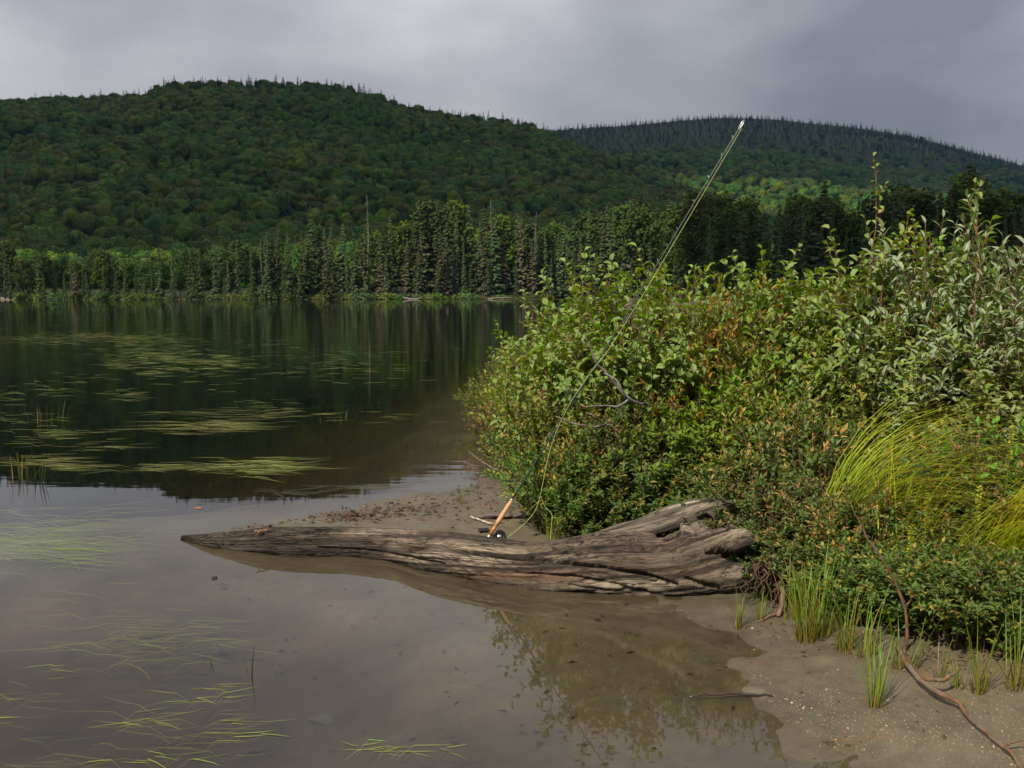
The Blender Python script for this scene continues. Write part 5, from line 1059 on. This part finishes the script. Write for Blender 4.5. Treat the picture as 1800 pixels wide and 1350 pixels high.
litter('leaf_litter', [(690, 906, 60, 7, 0.34), (620, 916, 40, 6, 0.16), (560, 914, 45, 5, 0.1), (740, 900, 60, 10, 0.12), (800, 880, 40, 10, .06), (860, 865, 30, 10, .06), (880, 920, 40, 12, 0.08), (930, 905, 30, 8, .06), (470, 930, 40, 4, .05)], 900, 61, 'brown leaf and bark litter washed up on the sand spit', (0.015, 0.055), (0.092, 0.048, 0.031))
litter('leaf_litter', [(1450, 1180, 90, 45, 0.3), (1600, 1270, 90, 40, 0.3), (1330, 1110, 50, 25, 0.08), (1500, 1320, 60, 30, 0.15)], 80, 62, 'scattered brown leaf bits on the open sand', (0.010, 0.030), (0.11, 0.06, 0.035))
litter('litter', [(1500, 1125, 150, 16, .5), (1680, 1172, 100, 14, .5)], 600, 63, 'dead leaves and roots under the front of the thicket', (0.012, 0.034), (0.10, 0.065, 0.035))
def sunken():
    rng = np.random.default_rng(66); m_ = MB(); n = 260; x = rng.uniform(330, 1300, n); y = rng.uniform(1000, 1345, n); P = np.array([G(a_, b_) for a_, b_ in zip(x, y)]); sd_ = land_sd(P[:, 0], P[:, 1]); P = P[sd_ < -0.03]
    P[:, 2] = ground_z(P[:, 0], P[:, 1]) + 0.004; k = len(P); L = rng.uniform(0.012, 0.06, k) ; leaves(m_, P, rng.normal(size=(k, 3)) * [1, 1, 0.1], np.array([0, 0, 1.0]) + 0.25 * rng.normal(size=(k, 3)), L, L * rng.uniform(0.08, 0.5, k), GREEN(rng, k, (0.05, 0.035, 0.02), 0.5), 0.1, 0.3)
    ob('sunken_litter', m_.mesh('sunken_litter'), M_debris, kind='stuff', label='dark leaf and twig bits lying on the shallow bed')
sunken()
def grit():
    rng = np.random.default_rng(64); n = 7000; m_ = MB(); x = rng.uniform(1230, 1830, n); y = 1060 + (rng.random(n) ** 0.8) * 330; P = np.array([G(a_, b_) for a_, b_ in zip(x, y)])
    sd_ = land_sd(P[:, 0], P[:, 1]); den = fbm(P[:, 0] * 4, P[:, 1] * 4, 0, 65, 3); P = P[(sd_ > 0.0) & (den + 0.25 * rng.normal(size=n) > 0.05)]; P[:, 2] = ground_z(P[:, 0], P[:, 1]); k = len(P)
    r = (rng.uniform(0.0012, 0.003, k) * np.where(rng.random(k) < 0.03, 2.4, 1.0))[:, None]; o6 = np.array([[1, 0, 0], [-1, 0, 0], [0, 1, 0], [0, -1, 0], [0, 0, .8], [0, 0, -.5]]); V = P[:, None] + o6[None] * r[:, None] * rng.uniform(0.7, 1.3, (k, 6, 1))
    F = np.array([[0, 2, 4], [2, 1, 4], [1, 3, 4], [3, 0, 4], [2, 0, 5], [1, 2, 5], [3, 1, 5], [0, 3, 5]]); c = np.where(rng.random((k, 1)) < 0.5, np.array([[0.32, 0.25, 0.17]]), np.array([[0.26, 0.13, 0.06]])) * rng.uniform(0.5, 1.4, (k, 1))
    m_.add(V.reshape(-1, 3), [(F[None] + np.arange(k)[:, None, None] * 6).reshape(-1, 3)], np.repeat(c, 6, 0)); ob('grit', m_.mesh('grit'), M_debris, kind='stuff', label='coarse sand grains on the near beach')
grit()

# ------------------------------------------------------------------ water weeds
def strands(name, px, py, rx, ry, n, label, L=(0.25, 0.7), W=0.007, col=(0.27, 0.29, 0.09), seed=1, z=(0.001, 0.003), ang=0.18, base=0.0):
    """thin leaves lying on (or hanging just under) the water, grown into patches"""
    rng = np.random.default_rng(seed); m_ = MB()
    nc = max(3, n // 14); kx = px + rng.normal(0, rx * 0.5, nc); ky = py + rng.normal(0, ry * 0.5, nc); wc = rng.integers(0, nc, n)
    x = kx[wc] + rng.normal(0, rx * 0.16, n); y = np.maximum(535, ky[wc] + rng.normal(0, ry * 0.22, n))
    for k in range(n):
        P0 = G(x[k], y[k]); a = base + rng.normal(0, ang) + (math.pi if rng.random() < 0.25 else 0); l = rng.uniform(*L); s = np.linspace(0, 1, 5); cv = rng.normal(0, 0.35)
        aa = a + cv * s; pts = P0 + np.concatenate([[np.zeros(3)], np.cumsum(np.stack([np.cos(aa), np.sin(aa), 0 * s], 1)[1:] * l / 4, 0)]); zz = rng.uniform(*z)
        pts[:, 2] = zz; pts[0, 2] = min(zz, 0) - 0.03; nr = np.stack([-np.sin(aa), np.cos(aa), 0 * s], 1); w = W * rng.uniform(0.6, 1.2) * np.array([0.8, 1, 1, 0.8, 0.15])[:, None] * 0.5
        V = np.concatenate([pts + nr * w, pts - nr * w]); i_ = np.arange(4); m_.add(V, [np.stack([i_, i_ + 5, i_ + 6, i_ + 1], 1)[:, ::-1]], GREEN(rng, 1, col, 0.3)[0])
    ob(name, m_.mesh(name), M_weed, kind='stuff', label=label)
FW = 'floating_grass'
strands(FW, 150, 594, 300, 9, 300, 'far band of pale floating grass across the lake', (0.2, 0.8), 0.034, seed=1)
strands(FW, 300, 625, 170, 26, 360, 'broad patch of pale floating grass on the middle lake', (0.2, 0.7), 0.030, seed=2)
strands(FW, 640, 640, 320, 55, 170, 'thin scattered floating grass before the reflections', (0.2, 0.6), 0.020, seed=3)
strands(FW, 90, 690, 150, 40, 70, 'sparse floating leaves near the left edge', (0.15, 0.5), 0.018, seed=4)
strands(FW, 372, 741, 118, 18, 120, 'dense streak of floating grass in the middle water', (0.3, 0.9), 0.011, seed=5)
strands(FW, 365, 818, 110, 17, 105, 'nearest dense streak of floating grass beyond the log', (0.25, 0.75), 0.009, seed=6)
strands(FW, 60, 825, 120, 30, 45, 'loose floating grass at the left edge', (0.2, 0.6), 0.010, seed=7)
strands(FW, 200, 770, 200, 30, 60, 'thin strands of grass left of the middle streak', (0.2, 0.6), 0.010, seed=8)
strands(FW, 650, 720, 220, 25, 45, 'few floating blades before the thicket corner', (0.2, 0.5), 0.012, seed=9)
strands(FW, 560, 857, 150, 9, 60, 'wet weed strands by the far side of the sand spit', (0.1, 0.35), 0.010, (0.05, 0.045, 0.03), seed=16)
strands('underwater_grass', 90, 945, 170, 45, 330, 'yellow-green grass bed under water at the left edge', (0.25, 0.6), 0.008, (0.27, 0.29, 0.05), seed=10, z=(-0.045, 0.002))
strands('underwater_grass', 200, 1085, 170, 60, 90, 'faint grass strands under water in the near left shallows', (0.2, 0.5), 0.006, (0.22, 0.22, 0.06), seed=11, z=(-0.12, -0.01))
strands(FW, 270, 1248, 210, 44, 34, 'scattered green blades floating in the near water', (0.06, 0.20), 0.006, (0.17, 0.20, 0.05), seed=12)
strands(FW, 560, 1312, 190, 30, 26, 'floating blades at the bottom picture edge', (0.06, 0.20), 0.006, (0.17, 0.20, 0.05), seed=13)
strands(FW, 40, 1240, 90, 40, 14, 'few floating blades in the lower left corner', (0.06, 0.20), 0.006, (0.17, 0.20, 0.05), seed=14)
strands('underwater_grass', 200, 1260, 320, 90, 90, 'dim grass strands under the near water', (0.12, 0.32), 0.005, (0.16, 0.15, 0.05), seed=15, z=(-0.16, -0.03))
for i_, (px, py, n, h, sp, lab) in enumerate([(441, 1183, 3, 0.17, 0.006, 'dark green reed blades standing in the near water'), (383, 1172, 2, 0.09, 0.03, 'thin brown reed blade leaning left of the standing blades'), (481, 1180, 2, 0.09, 0.01, 'thin reed blade right of the standing blades'), (75, 740, 10, 0.28, 0.3, 'green reed blades standing near the left edge'),
                                              (30, 840, 10, 0.24, 0.12, 'reed blades standing at the left edge beyond the log'), (68, 842, 4, 0.26, 0.05, 'thin reed blades standing beside the left reed tuft'), (455, 706, 5, 0.22, 0.2, 'few reed blades standing in the middle water'), (600, 735, 7, 0.16, 0.4, 'small reed blades in the water before the thicket')]):
    P_ = G(px, py, 0.0); P_[2] = -0.03; ob('reed_blades', tuft(450 + i_, n, h, 0.007 if py > 1000 else 0.012, sp, 0.25, (0.05, 0.075, 0.02), (0.09, 0.14, 0.03), seg=4), M_grass, loc=P_, label=lab, cat='reeds')
# ------------------------------------------------------------------ air
t = NT('haze'); pv = t.n('ShaderNodeVolumePrincipled', {'Color': (0.30, 0.60, 1.0, 1), 'Density': 3.6e-5, 'Anisotropy': 0.0}); t.link(pv.outputs[0], t.out.inputs['Volume'])
m_ = MB(); xa, xb, ya, yb_, za, zb_ = -3200, 4200, -120, 6200, -14.0, 470.0
m_.add([[xa, ya, za], [xb, ya, za], [xb, yb_, za], [xa, yb_, za], [xa, ya, zb_], [xb, ya, zb_], [xb, yb_, zb_], [xa, yb_, zb_]], [np.array([[0, 3, 2, 1], [4, 5, 6, 7], [0, 1, 5, 4], [1, 2, 6, 5], [2, 3, 7, 6], [3, 0, 4, 7]])])
ob('haze', m_.mesh('haze'), t.m, kind='stuff', label='thin damp air between the shore and the hills')
# alike trees in one stretch are told apart by their order
same = {}
for o in COL.objects:
    if o.parent is None and o.get('label'): same.setdefault(o['label'], []).append(o)
for lab, os_ in same.items():
    if 1 < len(os_) <= 12 and os_[0].get('category') in ('tree', 'bush'):
        os_.sort(key=lambda o: o.location.x / o.location.y)
        for k, o in enumerate(os_): o['label'] = lab + ', ' + ('first', 'second', 'third', 'fourth', 'fifth', 'sixth', 'seventh', 'eighth', 'ninth', 'tenth', 'eleventh', 'twelfth')[k] + ' from left'
print('objects', len(bpy.data.objects), 'tris', sum(len(m_.polygons) for m_ in bpy.data.meshes))
